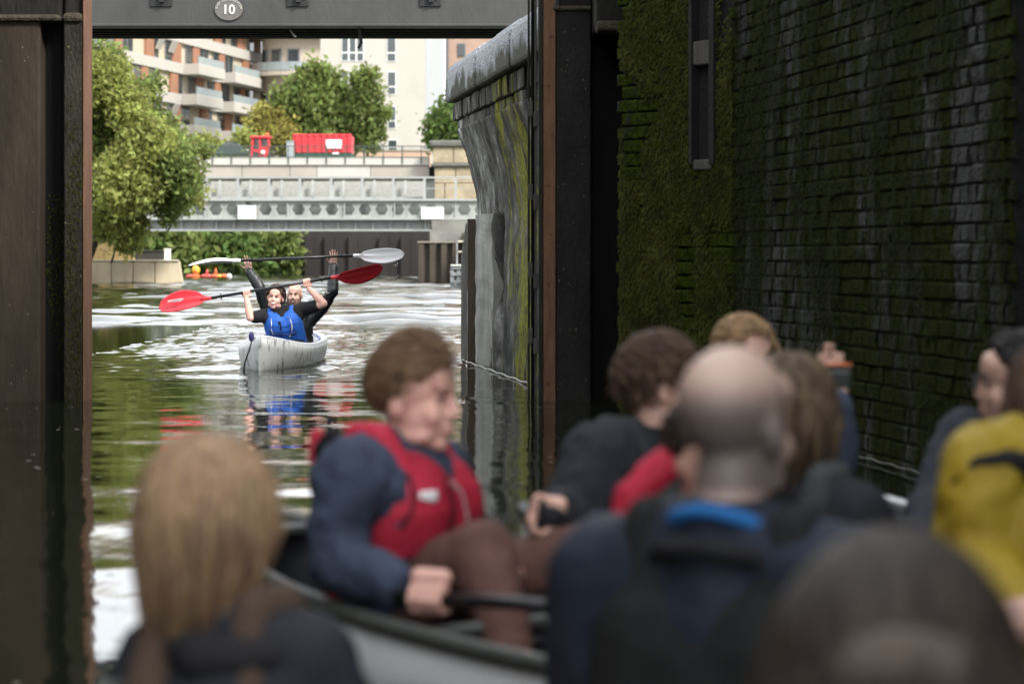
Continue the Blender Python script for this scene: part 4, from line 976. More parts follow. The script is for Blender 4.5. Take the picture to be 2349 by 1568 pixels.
# ------------------------------------------------------------------ apartment block with balconies
AD = V((.2, .98, 0)).normalized(); AN = V((.98, -.2, 0)).normalized(); AO = V(((240 - CX) * 215 / FPX, 215, 0))
ab = thing('apartment_block', tuple(AO), 'long apartment block with white floor bands and terracotta panels behind the left tree', 'building')
WB = mat('white_render_band', (.43, .41, .375), rough=.7, var=.05, scale=.5); BEI = mat('beige_render', (.45, .40, .30), rough=.8, var=.06, scale=.5); TER = mat('terracotta_panel', (.30, .145, .085), rough=.8, var=.12, scale=1)
FRM = mat('grey_window_frame', (.16, .17, .18), rough=.6); RGL = mat('railing_glass', (.28, .33, .34), rough=.25, var=.15, scale=.8)
RF = Matrix((AD, AN, UP)).transposed()
def ap(s, o, z): p = AO + AD * s + AN * o; return V((p.x, p.y, z))
def abox(s0, s1, o0, o1, z0, z1, name, m, parent=ab, bevel=0):
    mb = MB(); c = ap((s0 + s1) / 2, (o0 + o1) / 2, (z0 + z1) / 2); mb.box(c, (s1 - s0, o1 - o0, z1 - z0), RF); return mb.build(name, m, parent, bevel=bevel)
abox(-30, 54, -12, -.25, 6.7, 27.5, 'building_core', BEI)
bays = [('b', 1.8), ('t', 2.0), ('w', 1.6), ('b', 2.0), ('w', 1.7), ('t', 2.4), ('b', 1.8), ('w', 1.8), ('t', 1.9), ('d', 3.0), ('b', 1.6), ('w', 1.6), ('t', 1.7), ('d', 3.0), ('b', 1.5)]
floors = [9.9, 12.9, 15.9, 18.9, 21.9]
for fi, z in enumerate(floors):
    abox(-30, 54, -.24, .12, z, z + 1.0, 'floor_band', WB)
    s = -28 + (fi % 2) * 1.3; k = fi * 4
    while s < 52:
        ty, wd = bays[k % len(bays)]; k += 1
        if s > -9 and z < 23:
            z0, z1 = z + 1.02, z + 2.98
            if ty == 't': abox(s, s + wd, -.24, .02, z0, z1, 'terracotta_panel', TER)
            elif ty in 'wd':
                f = abox(s, s + wd, -.24, -.10, z0, z1, 'window', FRM)
                nn = 2 if ty == 'd' else 1
                for q in range(nn):
                    w_ = wd / nn; abox(s + q * w_ + .10, s + (q + 1) * w_ - .10, -.10, -.085, z0 + .12, z1 - .12, 'pane', GLS, f)
                if ty == 'w' and (k + fi) % 2 == 0 and 2 < s < 24:
                    mb = MB(); R2 = RF @ Matrix.Rotation(math.radians(-24), 3, 'X'); mb.box(ap(s + wd / 2, .35, z0 + 1.35), (wd - .2, .09, 1.2), R2); mb.build('open_sash', WB, f)
        s += wd
for fi, z in enumerate(floors[:4]):
    for s0, s1 in ((19 + fi * .6, 27 + fi * .6), (31 + fi * .4, 39.5 + fi * .4)):
        bl = abox(s0, s1, .125, 1.7, z - .02, z + 1.02, 'balcony', WB, bevel=.03)
        abox(s0 + .1, s1 - .1, 1.55, 1.62, z + 1.03, z + 1.75, 'balcony_screen', RGL, bl)
        for q in range(5):
            sx = s0 + .1 + q * (s1 - s0 - .3) / 4; abox(sx, sx + .09, 1.5, 1.56, z + 1.03, z + 1.85, 'rail_post', FRM, bl)
abox(-30, 54, -.2, 1.4, 24.9, 26.0, 'roof_edge', WB)
for q in range(26): abox(10 + q * 1.6, 10 + q * 1.6 + .9, .2, .26, 26.02, 27.2, 'roof_rail_panel', RGL)

# ------------------------------------------------------------------ curved corner block
cb = thing('curved_apartment_block', tuple(at(650, 350, 245)), 'beige rounded apartment block with deep curved balconies beside the white tower', 'building')
CB = mat('cream_render', (.47, .41, .34), rough=.8, var=.06, scale=.4)
cxc, cyc = X(690, 252), 258
def ring(r, a0=95, a1=275, n=22): return [(cxc + r * math.cos(math.radians(a0 + (a1 - a0) * i / n)), cyc + r * .8 * math.sin(math.radians(a0 + (a1 - a0) * i / n))) for i in range(n + 1)] + [(cxc + 9, cyc - r * .8 * .95), (cxc + 9, cyc + r * .8)]
mb = MB(); mb.prism(ring(4.6), lambda p: V((p[0], p[1], 6.7)), lambda p: V((p[0], p[1], 30))); mb.build('rounded_wall', CB, cb)
for z in (11.4, 15.6, 20.2, 24.4):
    mb = MB(); mb.prism(ring(6.2), lambda p: V((p[0], p[1], z)), lambda p: V((p[0], p[1], z + .42))); bl = mb.build('balcony_slab', CB, cb)
    mb = MB()
    pts_ = ring(6.05)[:23]
    for i in range(22):
        a, b = pts_[i], pts_[i + 1]; mb.beam((a[0], a[1], z + .95), (b[0], b[1], z + .95), .05, .9)
    mb.build('balcony_screen', RGL, bl)
for z in (12.4, 16.6, 21.2):
    for ang in (205, 232, 258):
        c = V((cxc + 4.62 * math.cos(math.radians(ang)), cyc + 4.62 * .8 * math.sin(math.radians(ang)), z + .9)); R2 = Matrix.Rotation(math.radians(ang + 90), 3, 'Z')
        mb = MB(); mb.box(c, (1.3, .2, 1.9), R2); wi = mb.build('window', FRM, cb)
        mb = MB(); mb.box(c + V((math.cos(math.radians(ang)), math.sin(math.radians(ang)), 0)) * .11, (1.05, .03, 1.6), R2); mb.build('pane', GLS, wi)
for px_ in (628, 640, 651, 700):
    t = at(px_, 140, 250); mb = MB(); mb.box((t.x, cyc - 4.6 + abs(t.x - cxc) * .35, 21.05), (.55, .5, .9)); mb.build('planter', mat('planter', (.35, .22, .14), rough=.9), cb, bevel=.05)

# ------------------------------------------------------------------ white tower
dt = 213.0
wt = thing('white_tower', tuple(at(855, 345, dt)), 'plain white apartment tower with narrow windows in the centre background', 'building')
WT = mat('white_tower_render', (.40, .38, .345), rough=.8, var=.08, scale=.3); WS = mat('pale_grey_side', (.33, .345, .36), rough=.7, var=.05, scale=.3)  # tower side coloured greyer and darker than the front
mb = MB(); mb.bb(X(735, dt), X(976, dt), dt, dt + 14, 6.7, 34); mb.build('tower_wall', WT, wt)
mb = MB(); mb.prism([(X(976, dt) + .01, dt + .05), (X(1019, dt + 9), dt + 9), (X(1019, dt + 9) - 3, dt + 14), (X(976, dt) + .01, dt + 14)], lambda p: V((p[0], p[1], 6.7)), lambda p: V((p[0], p[1], 34))); mb.build('side_wall', WS, wt)
def twin(x0, x1, y0, y1, cols=1):
    mb = MB(); mb.bb(X(x0, dt), X(x1, dt), dt - .06, dt - .004, qz(y1, dt), qz(y0, dt)); f = mb.build('window', mat('white_window_frame', (.62, .63, .62), rough=.6), wt)
    w_ = (x1 - x0) / cols
    for c in range(cols):
        for (ya, yb) in ((y0 + 2, y0 + (y1 - y0) * .62), (y0 + (y1 - y0) * .68, y1 - 2)):
            mb = MB(); mb.bb(X(x0 + c * w_ + 2, dt), X(x0 + (c + 1) * w_ - 2, dt), dt - .075, dt - .062, qz(yb, dt), qz(ya, dt)); mb.build('pane', GLS, f)
for a in ((783, 835, 84, 141, 3), (887, 909, 84, 142), (783, 835, 163, 218, 3), (888, 909, 164, 218), (783, 835, 242, 296, 3), (889, 909, 243, 296), (889, 912, 320, 348)): twin(*a)
tb = thing('brick_building', (X(1070, 235), 235, 6.7), 'pinkish brown building far right behind the granite coping', 'building')
mb = MB(); mb.bb(X(1029, 235), X(1130, 235), 235, 245, 6.7, 30); mb.build('wall', mat('pinkish_brick', (.36, .25, .20), rough=.9, var=.15, scale=1), tb)
mb = MB(); mb.bb(X(1022, 235), X(1029, 235) - .01, 234.5, 245, 6.7, 30); mb.build('corner_strip', mat('corner_dark', (.12, .12, .13)), tb)
for y in (100, 150):
    mb = MB(); mb.bb(X(1050, 235), X(1068, 235), 234.9, 234.99, qz(y + 30, 235), qz(y, 235)); wi = mb.build('window', FRM, tb)
    mb = MB(); mb.bb(X(1052, 235), X(1066, 235), 234.86, 234.895, qz(y + 28, 235), qz(y + 2, 235)); mb.build('pane', GLS, wi)
bw = thing('low_brick_wall', (X(900, 200), 200, 6.7), 'low pinkish wall behind the railing at the foot of the white tower', 'wall')
mb = MB(); mb.bb(X(800, 200), X(990, 200), 200, 200.4, 6.7, qz(346, 200)); mb.build('wall_body', mat('pink_wall', (.50, .34, .26), rough=.9, var=.12, scale=1), bw)
mb = MB(); mb.bb(X(800, 200), X(990, 200), 199.9, 200.5, qz(346, 200) + .003, qz(344, 200)); mb.build('coping', PAR, bw)
# ================================================================== BOATS
def hull(name, label, c, dirv, length, beam, zk, sheer, m_out, m_in, floor=0.035, flare=0.8, cat='canoe', group=None, bow=1.0, pow_=2.3, wall=.018):
    """open boat: outer shell, inner shell, from stations along dirv (bow at +)"""
    root = thing(name, (c[0], c[1], 0), label, cat, group)
    c = V((c[0], c[1], 0)); f = V(dirv).normalized(); sd = V((f.y, -f.x, 0)); NS, NP = 33, 15
    def half(t): return max(0.0008, beam / 2 * (1 - min(1, abs(t)) ** pow_) ** .8)
    def pt(t, a, inset):
        b = max(.004, half(t) - inset); zt = sheer(t); zb = (floor if inset else zk + .12 * abs(t) ** 4)
        # a in -1..1 from gunwale to gunwale
        k = abs(a); y = b * math.copysign(min(1, (1 - (1 - k) ** 2.2)), a)
        zz = zb + (zt - zb) * (k ** (2.0 if not inset else 3.2))
        return c + f * (t * (length / 2 - inset)) + sd * y + UP * zz
    ts = [-1 + 2 * i / (NS - 1) for i in range(NS)]; as_ = [-1 + 2 * j / (NP - 1) for j in range(NP)]
    mb = MB(); mb.grid(lambda i, j: pt(ts[j], as_[i], 0), NP, NS); mb.build('outer_hull', m_out, root, smooth=True, solid=.004)
    mb = MB(); mb.grid(lambda i, j: pt(ts[j], as_[i], wall), NP, NS); mb.build('inner_hull', m_in, root, smooth=True, solid=.004)
    return root, pt, half, (c, f, sd)

ALU = mat('scuffed_white_hull', (.80, .82, .83), rough=.35, var=.15, scale=3, bump=.05, col2=(.55, .57, .58), thr=(.5, .75))
GUN = mat('dark_gunwale', (.05, .055, .05), rough=.5, var=.2)
GUNP = mat('grey_gunwale', (.22, .24, .23), rough=.45, var=.2)
INN = mat('dark_boat_interior', (.03, .032, .035), rough=.7, var=.3)
SEATM = mat('black_boat_seat', (.015, .015, .016), rough=.6)
def canoe(label, c, dirv, length=4.6, beam=.86, m=ALU, inn=None, deck=None, gun=GUN, thw=(-.35, .3), seats=(-.55, .55)):
    sheer = lambda t: .32 + .14 * abs(t) ** 3.5
    root, pt, half, (c, f, sd) = hull('canoe', label, c, dirv, length, beam, -.10, sheer, m, inn or INN, group='canoes rafted together in the lock')
    ts = [-1 + 2 * i / 40 for i in range(41)]
    for a in (-1, 1):
        mb = MB(); mb.tube([pt(t, a, 0) + UP * .006 for t in ts], .021, 8); mb.build('gunwale', gun, root, smooth=True)
    for t in thw:
        mb = MB(); mb.tube([pt(t, -1, .02) - UP * .01, pt(t, 1, .02) - UP * .01], .017, 8); mb.build('thwart', GUN, root, smooth=True)
    for t in seats:
        h = half(t) - .05; p = c + f * (t * length / 2); R = Matrix((f, sd, UP)).transposed()
        mb = MB(); mb.box(p + UP * .20, (.26, 2 * h * .9, .02), R); mb.build('seat', SEATM, root, bevel=.008)
    dk_ = .35 if deck else .02
    for e in (-1, 1):
        mb = MB(); mb.prism([(-e * dk_, -half(.86 - dk_ / (length / 2))), (-e * dk_, half(.86 - dk_ / (length / 2))), (0, half(.86)), (e * .28, .01), (e * .28, -.01), (0, -half(.86))], lambda p: c + f * (e * .86 * length / 2 + p[0]) + sd * p[1] + UP * (sheer(.9) - .012), lambda p: c + f * (e * .86 * length / 2 + p[0]) + sd * p[1] + UP * (sheer(.9) + .004)); mb.build('deck_plate', deck or GUN, root)
    return root

CDIR = V((.627, -.779, 0))
canoe('scuffed white canoe carrying the person in the red vest', (0.55, 4.70), CDIR, length=4.3)
canoe('dark canoe nearer the camera carrying the cropped-haired person', (1.35, 2.6), CDIR, length=3.6, m=mat('dark_hull', (.05, .055, .06), rough=.4), beam=.84)
canoe('canoe at the lower left carrying the long-haired blond person', (.35, 2.40), CDIR, length=3.0, m=mat('grey_hull', (.10, .105, .11), rough=.4), beam=.80)
canoe('white-decked canoe carrying the brown-haired person in the dark hoodie', (1.68, 4.69), V((.75, -.66, 0)), length=4.4, beam=.82, deck=ALU)
canoe('silver-edged canoe along the right wall carrying the person in the yellow jacket', (1.62, 5.0), V((.35, -.94, 0)), length=4.6, gun=mat('silver_gunwale', (.55, .57, .58), rough=.3, metal=.6), m=INN, beam=.8)

# ------------------------------------------------------------------ the white kayak
KF = V((-.03, -.999, 0)).normalized(); KS = V((-KF.y, KF.x, 0)) * -1
KC = V((X(596, 23.45), 23.45, 0)) - KF * 1.95; KL = 3.9
KW = mat('scuffed_white_kayak', (.74, .75, .74), rough=.4, var=.1, scale=9, col2=(.06, .065, .08), thr=(.56, .66), stretch=(2, 2, .6), bump=.1)
KB = mat('blue_kayak_trim', (.03, .07, .33), rough=.5)
ksheer = lambda t: .20 + .135 * max(0, t) ** 2.6 + .08 * max(0, -t) ** 2.5
kr, kpt, khalf, (kc, kf, ksd) = hull('kayak', 'scuffed white double kayak with blue trim carrying the two cheering paddlers', KC, KF, KL, .75, -.14, ksheer, KW, KW, floor=.05, cat='kayak', pow_=3.4, wall=.075)
ts = [-1 + 2 * i / 48 for i in range(49)]
for a in (-1, 1):
    mb = MB(); mb.grid(lambda i, j: kpt(ts[j], a, 0).lerp(kpt(ts[j], a, .075), i / 4) + UP * (.022 * math.sin(math.pi * i / 4)), 5, 49); mb.build('rolled_rim', KW, kr, smooth=True, solid=.004)
    mb = MB(); mb.tube([kpt(t, a, .082) + UP * .004 for t in ts[4:45]], .012, 6); mb.build('trim_line', KB, kr, smooth=True)
for t in (.28, -.27):
    R = Matrix((kf, ksd, UP)).transposed(); p = kc + kf * (t * KL / 2)
    mb = MB(); mb.box(p + UP * .08 - kf * .05, (.36, .44, .05), R); s_ = mb.build('seat', KB, kr, bevel=.02)
    mb = MB(); mb.box(p + UP * .17 - kf * .27, (.05, .36, .16), R); mb.build('seat_back', KB, s_, bevel=.02)
mb = MB(); mb.tube([kc + kf * (KL / 2 + .002) + UP * z for z in (-.1, .0, .1, .2, ksheer(1) + .005)] + [kpt(.97, 0, 0) * 0 + kc + kf * (KL / 2 - .06) + UP * (ksheer(.97) + .012)], [.010, .011, .012, .013, .014, .012], 8); mb.build('bow_stem', KW, kr, smooth=True)
bowp = kpt(1, 0, 0); bt = kc + kf * (KL / 2 - .06) + UP * (ksheer(1) + .0)
mb = MB(); mb.ell(bt + V((-.09, -.0, -.0)), (.028, .02, .05)); mb.build('toggle_handle', mat('purple_toggle', (.05, .04, .16), rough=.5), kr, smooth=True)
mb = MB(); q = [bt + V((-.085, -.03, -.05)), bt + V((-.11, -.05, -.14)), bt + V((-.15, -.03, -.25)), bt + V((-.165, .0, -.34))]; mb.tube(q, .008, 6); mb.build('bow_rope', DK, kr, smooth=True)

# ------------------------------------------------------------------ paddles
BLK = mat('black_paddle_shaft', (.012, .012, .014), rough=.35, var=.2, spec=.5)
def paddle(label, p0, p1, m, n0, n1, bl=.50, bw=.19, rshaft=.0155, names=('paddle',)):
    """shaft from p0 to p1; a cupped blade beyond each end with face normal n0 / n1"""
    p0 = V(p0); p1 = V(p1); root = thing('paddle', tuple((p0 + p1) / 2), label, 'paddle')
    mb = MB(); mb.tube([p0, p1], rshaft, 12); mb.build('shaft', BLK, root, smooth=True)
    ax = (p1 - p0).normalized()
    for p, e, nr in ((p0, -1, n0), (p1, 1, n1)):
        if nr is None: continue
        d = ax * e; nrm = V(nr); nrm = (nrm - d * nrm.dot(d)).normalized(); sd = d.cross(nrm).normalized()
        NU, NV = 11, 18
        def fn(i, j, side):
            t = j / (NV - 1); u = -1 + 2 * i / (NU - 1)
            wdt = bw / 2 * max(.12 if t < .5 else 0.02, (math.sin(math.pi * min(1, t * .93 + .02) ** 1.15)) ** .62) if t > .14 else bw / 2 * (.15 + t * 1.2)
            if t > .93: wdt *= math.sqrt(max(0.0, 1 - ((t - .93) / .07) ** 2)) * .9 + .1
            asym = .10 * bw * math.sin(math.pi * t)
            cup = .028 * (u * u) * math.sin(math.pi * t) - .028 * t * t
            rid = .012 * math.exp(-(u / .16) ** 2) * (1 - t) ** .8
            th = .004 + .010 * (1 - t) * math.exp(-(u / .5) ** 2)
            return p + d * (t * bl - .03) + sd * (u * wdt + asym) + nrm * (cup + side * (th + (rid if side > 0 else rid)))
        mb = MB()
        mb.grid(lambda i, j: fn(i, j, 1), NU, NV); mb.grid(lambda i, j: fn(i, j, -1), NU, NV)
        ring_a = [j * NU for j in range(NV)] + [(NV - 1) * NU + i for i in range(1, NU)] + [j * NU + NU - 1 for j in range(NV - 2, -1, -1)] + [i for i in range(NU - 2, 0, -1)]
        n_ = NU * NV
        for k in range(len(ring_a)):
            a, b = ring_a[k], ring_a[(k + 1) % len(ring_a)]; mb.f.append((a, b, b + n_, a + n_))
        b_ = mb.build('blade', m, root, smooth=True)
        mb = MB(); mb.tube([p - d * .05, p + d * .06], [rshaft + .004, rshaft + .003], 12); mb.build('blade_socket', m, root, smooth=True)
        mb = MB(); mb.tube([p - d * .155, p - d * .14], rshaft + .013, 12); mb.build('drip_ring', BLK, root, smooth=True)
    return root
REDP = mat('red_paddle_blade', (.60, .030, .045), rough=.35, var=.1, scale=5, coat=.2)
WHP = mat('white_paddle_blade', (.82, .83, .84), rough=.35, var=.05, scale=5)
dF, dR = 24.75, 25.8
pa = paddle('red-bladed black paddle held up by the front kayaker', at(474, 685, dF - .12), at(770, 635, dF - .02), REDP, (-.15, -1, .35), (.2, -.75, -.65), bl=.525, bw=.215)
pb = paddle('white-bladed black paddle held highest by the rear kayaker', at(541, 598, dR - .1), at(821, 586, dR), WHP, (0, -.16, 1), (-.05, -1, .12), bl=.53, bw=.165)
LG = mat('pale_blade_print', (.62, .55, .60), rough=.5)
mb = MB(); c = at(402, 688, dF - .2) + V((0, -.0, 0)); mb.beam(c + V((-.075, 0, -.012)), c + V((.08, 0, .012)), .004, .018); mb.beam(c + V((-.02, 0, -.012)), c + V((.06, 0, -.004)), .004, .014); mb.build('blade_print', LG, pa)

# ================================================================== PEOPLE
SKIN = {k: mat('skin_' + k, c, rough=.5, var=.12, scale=9, sss=.12, bump=.05, bscale=60) for k, c in
        (('pale', (.68, .42, .33)), ('rosy', (.76, .44, .36)), ('tan', (.50, .29, .21)), ('mid', (.45, .27, .21)))}
EYEW = mat('eye_white', (.55, .50, .47), rough=.4); LASH = mat('lash_line', (.05, .03, .025), rough=.7); EYED = mat('dark_iris', (.02, .014, .010), rough=.2)
TEETH = mat('teeth', (.80, .77, .70), rough=.3); LIP = mat('lip', (.45, .16, .14), rough=.5); MOUTHD = mat('mouth_inside', (.10, .03, .03), rough=.6)

class Head:
    """local axes: x to the person's right... (world) = c + r*x + f*y + u*z"""
    def __init__(s, c, f, up=UP, k=1.0):
        s.c = V(c); s.f = V(f).normalized(); s.r = s.f.cross(V(up)).normalized(); s.u = s.r.cross(s.f).normalized(); s.k = k
        s.R = Matrix((s.r, s.f, s.u)).transposed()
    def __call__(s, x, y, z): return s.c + (s.r * x + s.f * y + s.u * z) * s.k
    def ell(s, mb, c, r): mb.ell(s(*c), [q * s.k for q in r], s.R, 16, 12)
def head_solids(mb, h):
    e = h.ell
    e(mb, (0, -.014, .035), (.076, .096, .086)); e(mb, (0, .020, -.040), (.061, .072, .078)); e(mb, (0, .066, -.098), (.026, .022, .020))
    e(mb, (0, .084, .026), (.048, .014, .011)); e(mb, (0, .072, .05), (.055, .022, .035))
    for sx in (-1, 1):
        e(mb, (sx * .034, .062, -.034), (.027, .022, .028)); e(mb, (sx * .078, -.010, -.010), (.011, .021, .033))
        e(mb, (sx * .044, .020, -.082), (.018, .042, .020))
    mb.rc(h(0, .088, .012), .009 * h.k, h(0, .107, -.026), .0115 * h.k, 8)
    e(mb, (0, .097, -.032), (.0165, .013, .009)); e(mb, (0, .090, -.060), (.024, .011, .007)); e(mb, (0, .088, -.073), (.021, .011, .007))
def face_parts(h, root, smile=False, brow=None, beard=None, small=False):
    for sx in (-1, 1):
        mb = MB(); mb.ell(h(sx * .031, .0805, .007), [.0125 * h.k, .007 * h.k, .0052 * h.k if smile else .0065 * h.k], h.R, 10, 8); ey = mb.build('eye', EYEW, root, smooth=True)
        mb = MB(); mb.ell(h(sx * .031, .0860, .007), [.0062 * h.k, .003 * h.k, .0052 * h.k], h.R, 8, 6); mb.build('iris', EYED, ey, smooth=True)
        mb = MB(); mb.tube([h(sx * .017, .0835, .009), h(sx * .031, .0895, .0135), h(sx * .045, .080, .008)], [.0015 * h.k, .0032 * h.k, .0015 * h.k], 6); mb.build('eyelid', LASH, ey, smooth=True)
        if brow:
            mb = MB(); mb.tube([h(sx * .014, .094, .025), h(sx * .032, .0925, .031), h(sx * .050, .080, .025)], [.0022 * h.k, .0030 * h.k, .0015 * h.k], 6); mb.build('eyebrow', brow, root, smooth=True)
    if smile:
        mb = MB(); mb.grid(lambda i, j: h(-.027 + .054 * i / 10, .1005 - .016 * ((i - 5) / 5) ** 2, -.0535 - (.0 + .020 * (1 - ((i - 5) / 5) ** 2)) * j / 3 - .004 * (1 - ((i - 5) / 5) ** 2)), 11, 4); mo = mb.build('mouth', MOUTHD, root, smooth=True, solid=.002)
        mb = MB(); mb.grid(lambda i, j: h(-.022 + .044 * i / 10, .1025 - .011 * ((i - 5) / 5) ** 2, -.0565 - (.002 + .0085 * (1 - ((i - 5) / 5) ** 2)) * j / 2 - .002), 11, 3); mb.build('teeth', TEETH, mo, smooth=True, solid=.0015)
        mb = MB(); mb.tube([h(-.028, .084, -.056), h(-.014, .096, -.074), h(0, .099, -.080), h(.014, .096, -.074), h(.028, .084, -.056)], [.0015, .004, .0045, .004, .0015], 6); mb.build('lower_lip', LIP, mo, smooth=True)
    else:
        mb = MB(); mb.tube([h(-.022, .088, -.064), h(0, .0985, -.0665), h(.022, .088, -.064)], [.002, .0045, .002], 6); mb.build('mouth', LIP, root, smooth=True)
    if beard:
        mb = MB()
        for sx in (-1, 1):
            mb.rc(h(sx * .066, .018, -.030), .014, h(sx * .056, .040, -.082), .022, 8); mb.rc(h(sx * .056, .040, -.082), .022, h(sx * .02, .072, -.104), .022, 8)
        mb.rc(h(-.02, .072, -.104), .022, h(.02, .072, -.104), .022, 8)
        mb.tube([h(-.032, .088, -.066), h(-.016, .103, -.050), h(.016, .103, -.050), h(.032, .088, -.066)], [.006, .007, .007, .006], 6)
        flesh('beard', mb, beard, root, .006, 2, .004, .01)
def hand_grip(mb, c, axis, u, rr=.0165, flip=1, k=1.0):
    """closed hand round a bar: c on the bar, axis along it, u from wrist to bar"""
    axis = V(axis).normalized(); u = V(u); u = (u - axis * u.dot(axis)).normalized(); n = axis.cross(u).normalized() * flip
    c = V(c); R = (rr + .0105) * k
    palm = c - u * .040 * k - n * .004
    mb.rc(palm - axis * .026 * k, .020 * k, palm + axis * .026 * k, .019 * k, 10); mb.rc(c - u * .018 - axis * .026 * k - n * .006, .015 * k, c - u * .018 + axis * .028 * k - n * .006, .014 * k, 10)
    for i, o in enumerate((-.033, -.0115, .0105, .031)):
        rf = (.0074, .0082, .0080, .0070)[i] * k; pts = []
        ext = (0, .2, .14, -.05)[i]
        for a in (185, 130, 75, 20, -40 - ext * 60): 
            t = math.radians(a); pts.append(c + axis * o * k + (u * math.cos(t) - n * math.sin(t)) * R * (1.05 if a > 60 else 1.0))
        for a, b in zip(pts[:-1], pts[1:]): mb.rc(a, rf, b, rf * .96, 8)
    tb = [palm - axis * .034 * k + n * .004, c - axis * .050 * k + n * R * .8 - u * .012, c - axis * .040 * k + n * R * .95 + u * .014, c - axis * .022 * k + n * R * .6 + u * .026]
    for a, b in zip(tb[:-1], tb[1:]): mb.rc(a, .0105 * k, b, .0095 * k, 8)
    return palm - u * .050 * k
def hand_open(mb, wrist, d, nrm, k=1.0, curl=.35, spread=.12):
    """relaxed or raised hand: d from wrist to fingers, nrm out of the palm"""
    d = V(d).normalized(); nrm = V(nrm); nrm = (nrm - d * nrm.dot(d)).normalized(); s = d.cross(nrm).normalized(); w_ = V(wrist)
    mb.rc(w_ + d * .02 * k - s * .014, .021 * k, w_ + d * .085 * k - s * .026, .0135 * k, 10); mb.rc(w_ + d * .02 * k + s * .014, .021 * k, w_ + d * .08 * k + s * .026, .0135 * k, 10); mb.rc(w_ + d * .03 * k, .02 * k, w_ + d * .088 * k, .0135 * k, 10)
    for i, o in enumerate((-.031, -.0105, .0105, .031)):
        ln = (.066, .078, .074, .058)[i] * k; p = w_ + d * (.088 if i in (1, 2) else .080) * k + s * o * k; dd = (d + s * o / .03 * spread).normalized(); r = (.0085, .0092, .0088, .0078)[i] * k
        for j in range(3):
            q = p + dd * ln / 2.6; mb.rc(p, r, q, r * .93, 8); p = q; dd = (dd + nrm * curl).normalized(); r *= .93
    p = w_ + d * .03 * k - s * .026 * k; dd = (d * .6 - s * .75 + nrm * .35).normalized()
    for j in range(3):
        q = p + dd * .030 * k; mb.rc(p, .0115 * k * (1 - .08 * j), q, .0105 * k * (1 - .08 * j), 8); p = q; dd = (dd + d * .35).normalized()

def seated(H, f, lean=(0, 0, 0), drop=.66, build=1.0, kz=.30):
    """joints of a seated figure: H head centre, f chest direction (horizontal)"""
    H = V(H); f = V(f).normalized(); r = f.cross(UP).normalized(); ln = V(lean); J = {}
    J['f'] = f; J['r'] = r; J['neck'] = H - UP * .165 - f * .03; J['chest'] = H - UP * .34 - f * .01 + ln * .3; J['pel'] = H - UP * drop - f * .03 + ln
    sp = .185 * build
    for k, sx in (('R', 1), ('L', -1)):
        J['sh' + k] = H - UP * .215 + r * sx * sp - f * .02; J['el' + k] = J['sh' + k] - UP * .26 + f * .07 + r * sx * .05
        J['wr' + k] = J['el' + k] + f * .22 - r * sx * .05 - UP * .02
        J['hip' + k] = J['pel'] + r * sx * .09; J['kn' + k] = J['hip' + k] + f * .38 + UP * kz * .5 + r * sx * .06; J['an' + k] = J['kn' + k] + f * .20 + UP * (max(.10, 0) - J['kn' + k].z)
    J['b'] = build
    return J
def torso_solids(mb, J, i=0.0, shoulder=True, low=0.0, hips=True):
    b = J['b']; side = (J['shR'] - J['shL']).normalized(); pel = J['pel']; ch = J['chest']
    p0 = pel.lerp(ch, low)
    for s in (-1, 1): mb.rc(p0 + side * s * .065 * b, (.098 + .0) * b + i, ch + side * s * .075 * b, .100 * b + i, 16)
    mb.rc(p0, .105 * b + i, ch + (J['neck'] - ch) * .3, .098 * b + i, 16)
    if shoulder:
        mb.rc(J['shL'], .056 * b + i, J['shR'], .056 * b + i, 12)
        for k in 'LR': mb.rc(J['sh' + k], .058 * b + i, ch + side * (.07 if k == 'R' else -.07) * b, .08 * b + i, 12); mb.rc(J['sh' + k].lerp(J['neck'], .2), .052 * b + i, J['neck'] + UP * .0, .048 + i, 12)
    if hips: mb.rc(J['hipL'], .098 * b + i, J['hipR'], .098 * b + i, 12)
def arm_solids(mb, J, k, i=0.0, upto=1.0, start=0.0):
    sh, el, wr = J['sh' + k], J['el' + k], J['wr' + k]; b = J['b']
    if upto <= .5:
        q = sh.lerp(el, upto * 2); mb.rc(sh, .055 * b + i, q, (.055 - .012 * upto * 2) * b + i, 12); return
    mb.rc(sh, .055 * b + i, el, .042 * b + i, 12); q = el.lerp(wr, (upto - .5) * 2); mid = el.lerp(q, .3); mb.rc(el, .041 * b + i, mid, .043 * b + i, 12); mb.rc(mid, .043 * b + i, q, .029 + i, 12)
def leg_solids(mb, J, k, i=0.0):
    b = J['b']; mb.rc(J['hip' + k], .086 * b + i, J['kn' + k], .058 * b + i, 14); md = J['kn' + k].lerp(J['an' + k], .3)
    mb.rc(J['kn' + k], .056 * b + i, md, .056 * b + i, 12); mb.rc(md, .056 * b + i, J['an' + k], .040 + i, 12)
    if i == 0: mb.rc(J['an' + k], .042, J['an' + k] + J['f'] * .16 + UP * (-.03), .030, 10)
def person(label, J, h, skin, hands, voxel=.007, legs=True):
    root = thing('person', (J['pel'].x, J['pel'].y, 0), label, 'person', None)
    mb = MB(); head_solids(mb, h); mb.rc(h(0, -.018, -.075), .054 * h.k, J['neck'] - UP * .02, .056, 14); torso_solids(mb, J)
    for k in 'LR':
        arm_solids(mb, J, k); 
        if legs: leg_solids(mb, J, k)
    for fn in hands: fn(mb)
    flesh('body', mb, skin, root, voxel, 5 if voxel > .006 else 4)
    return root
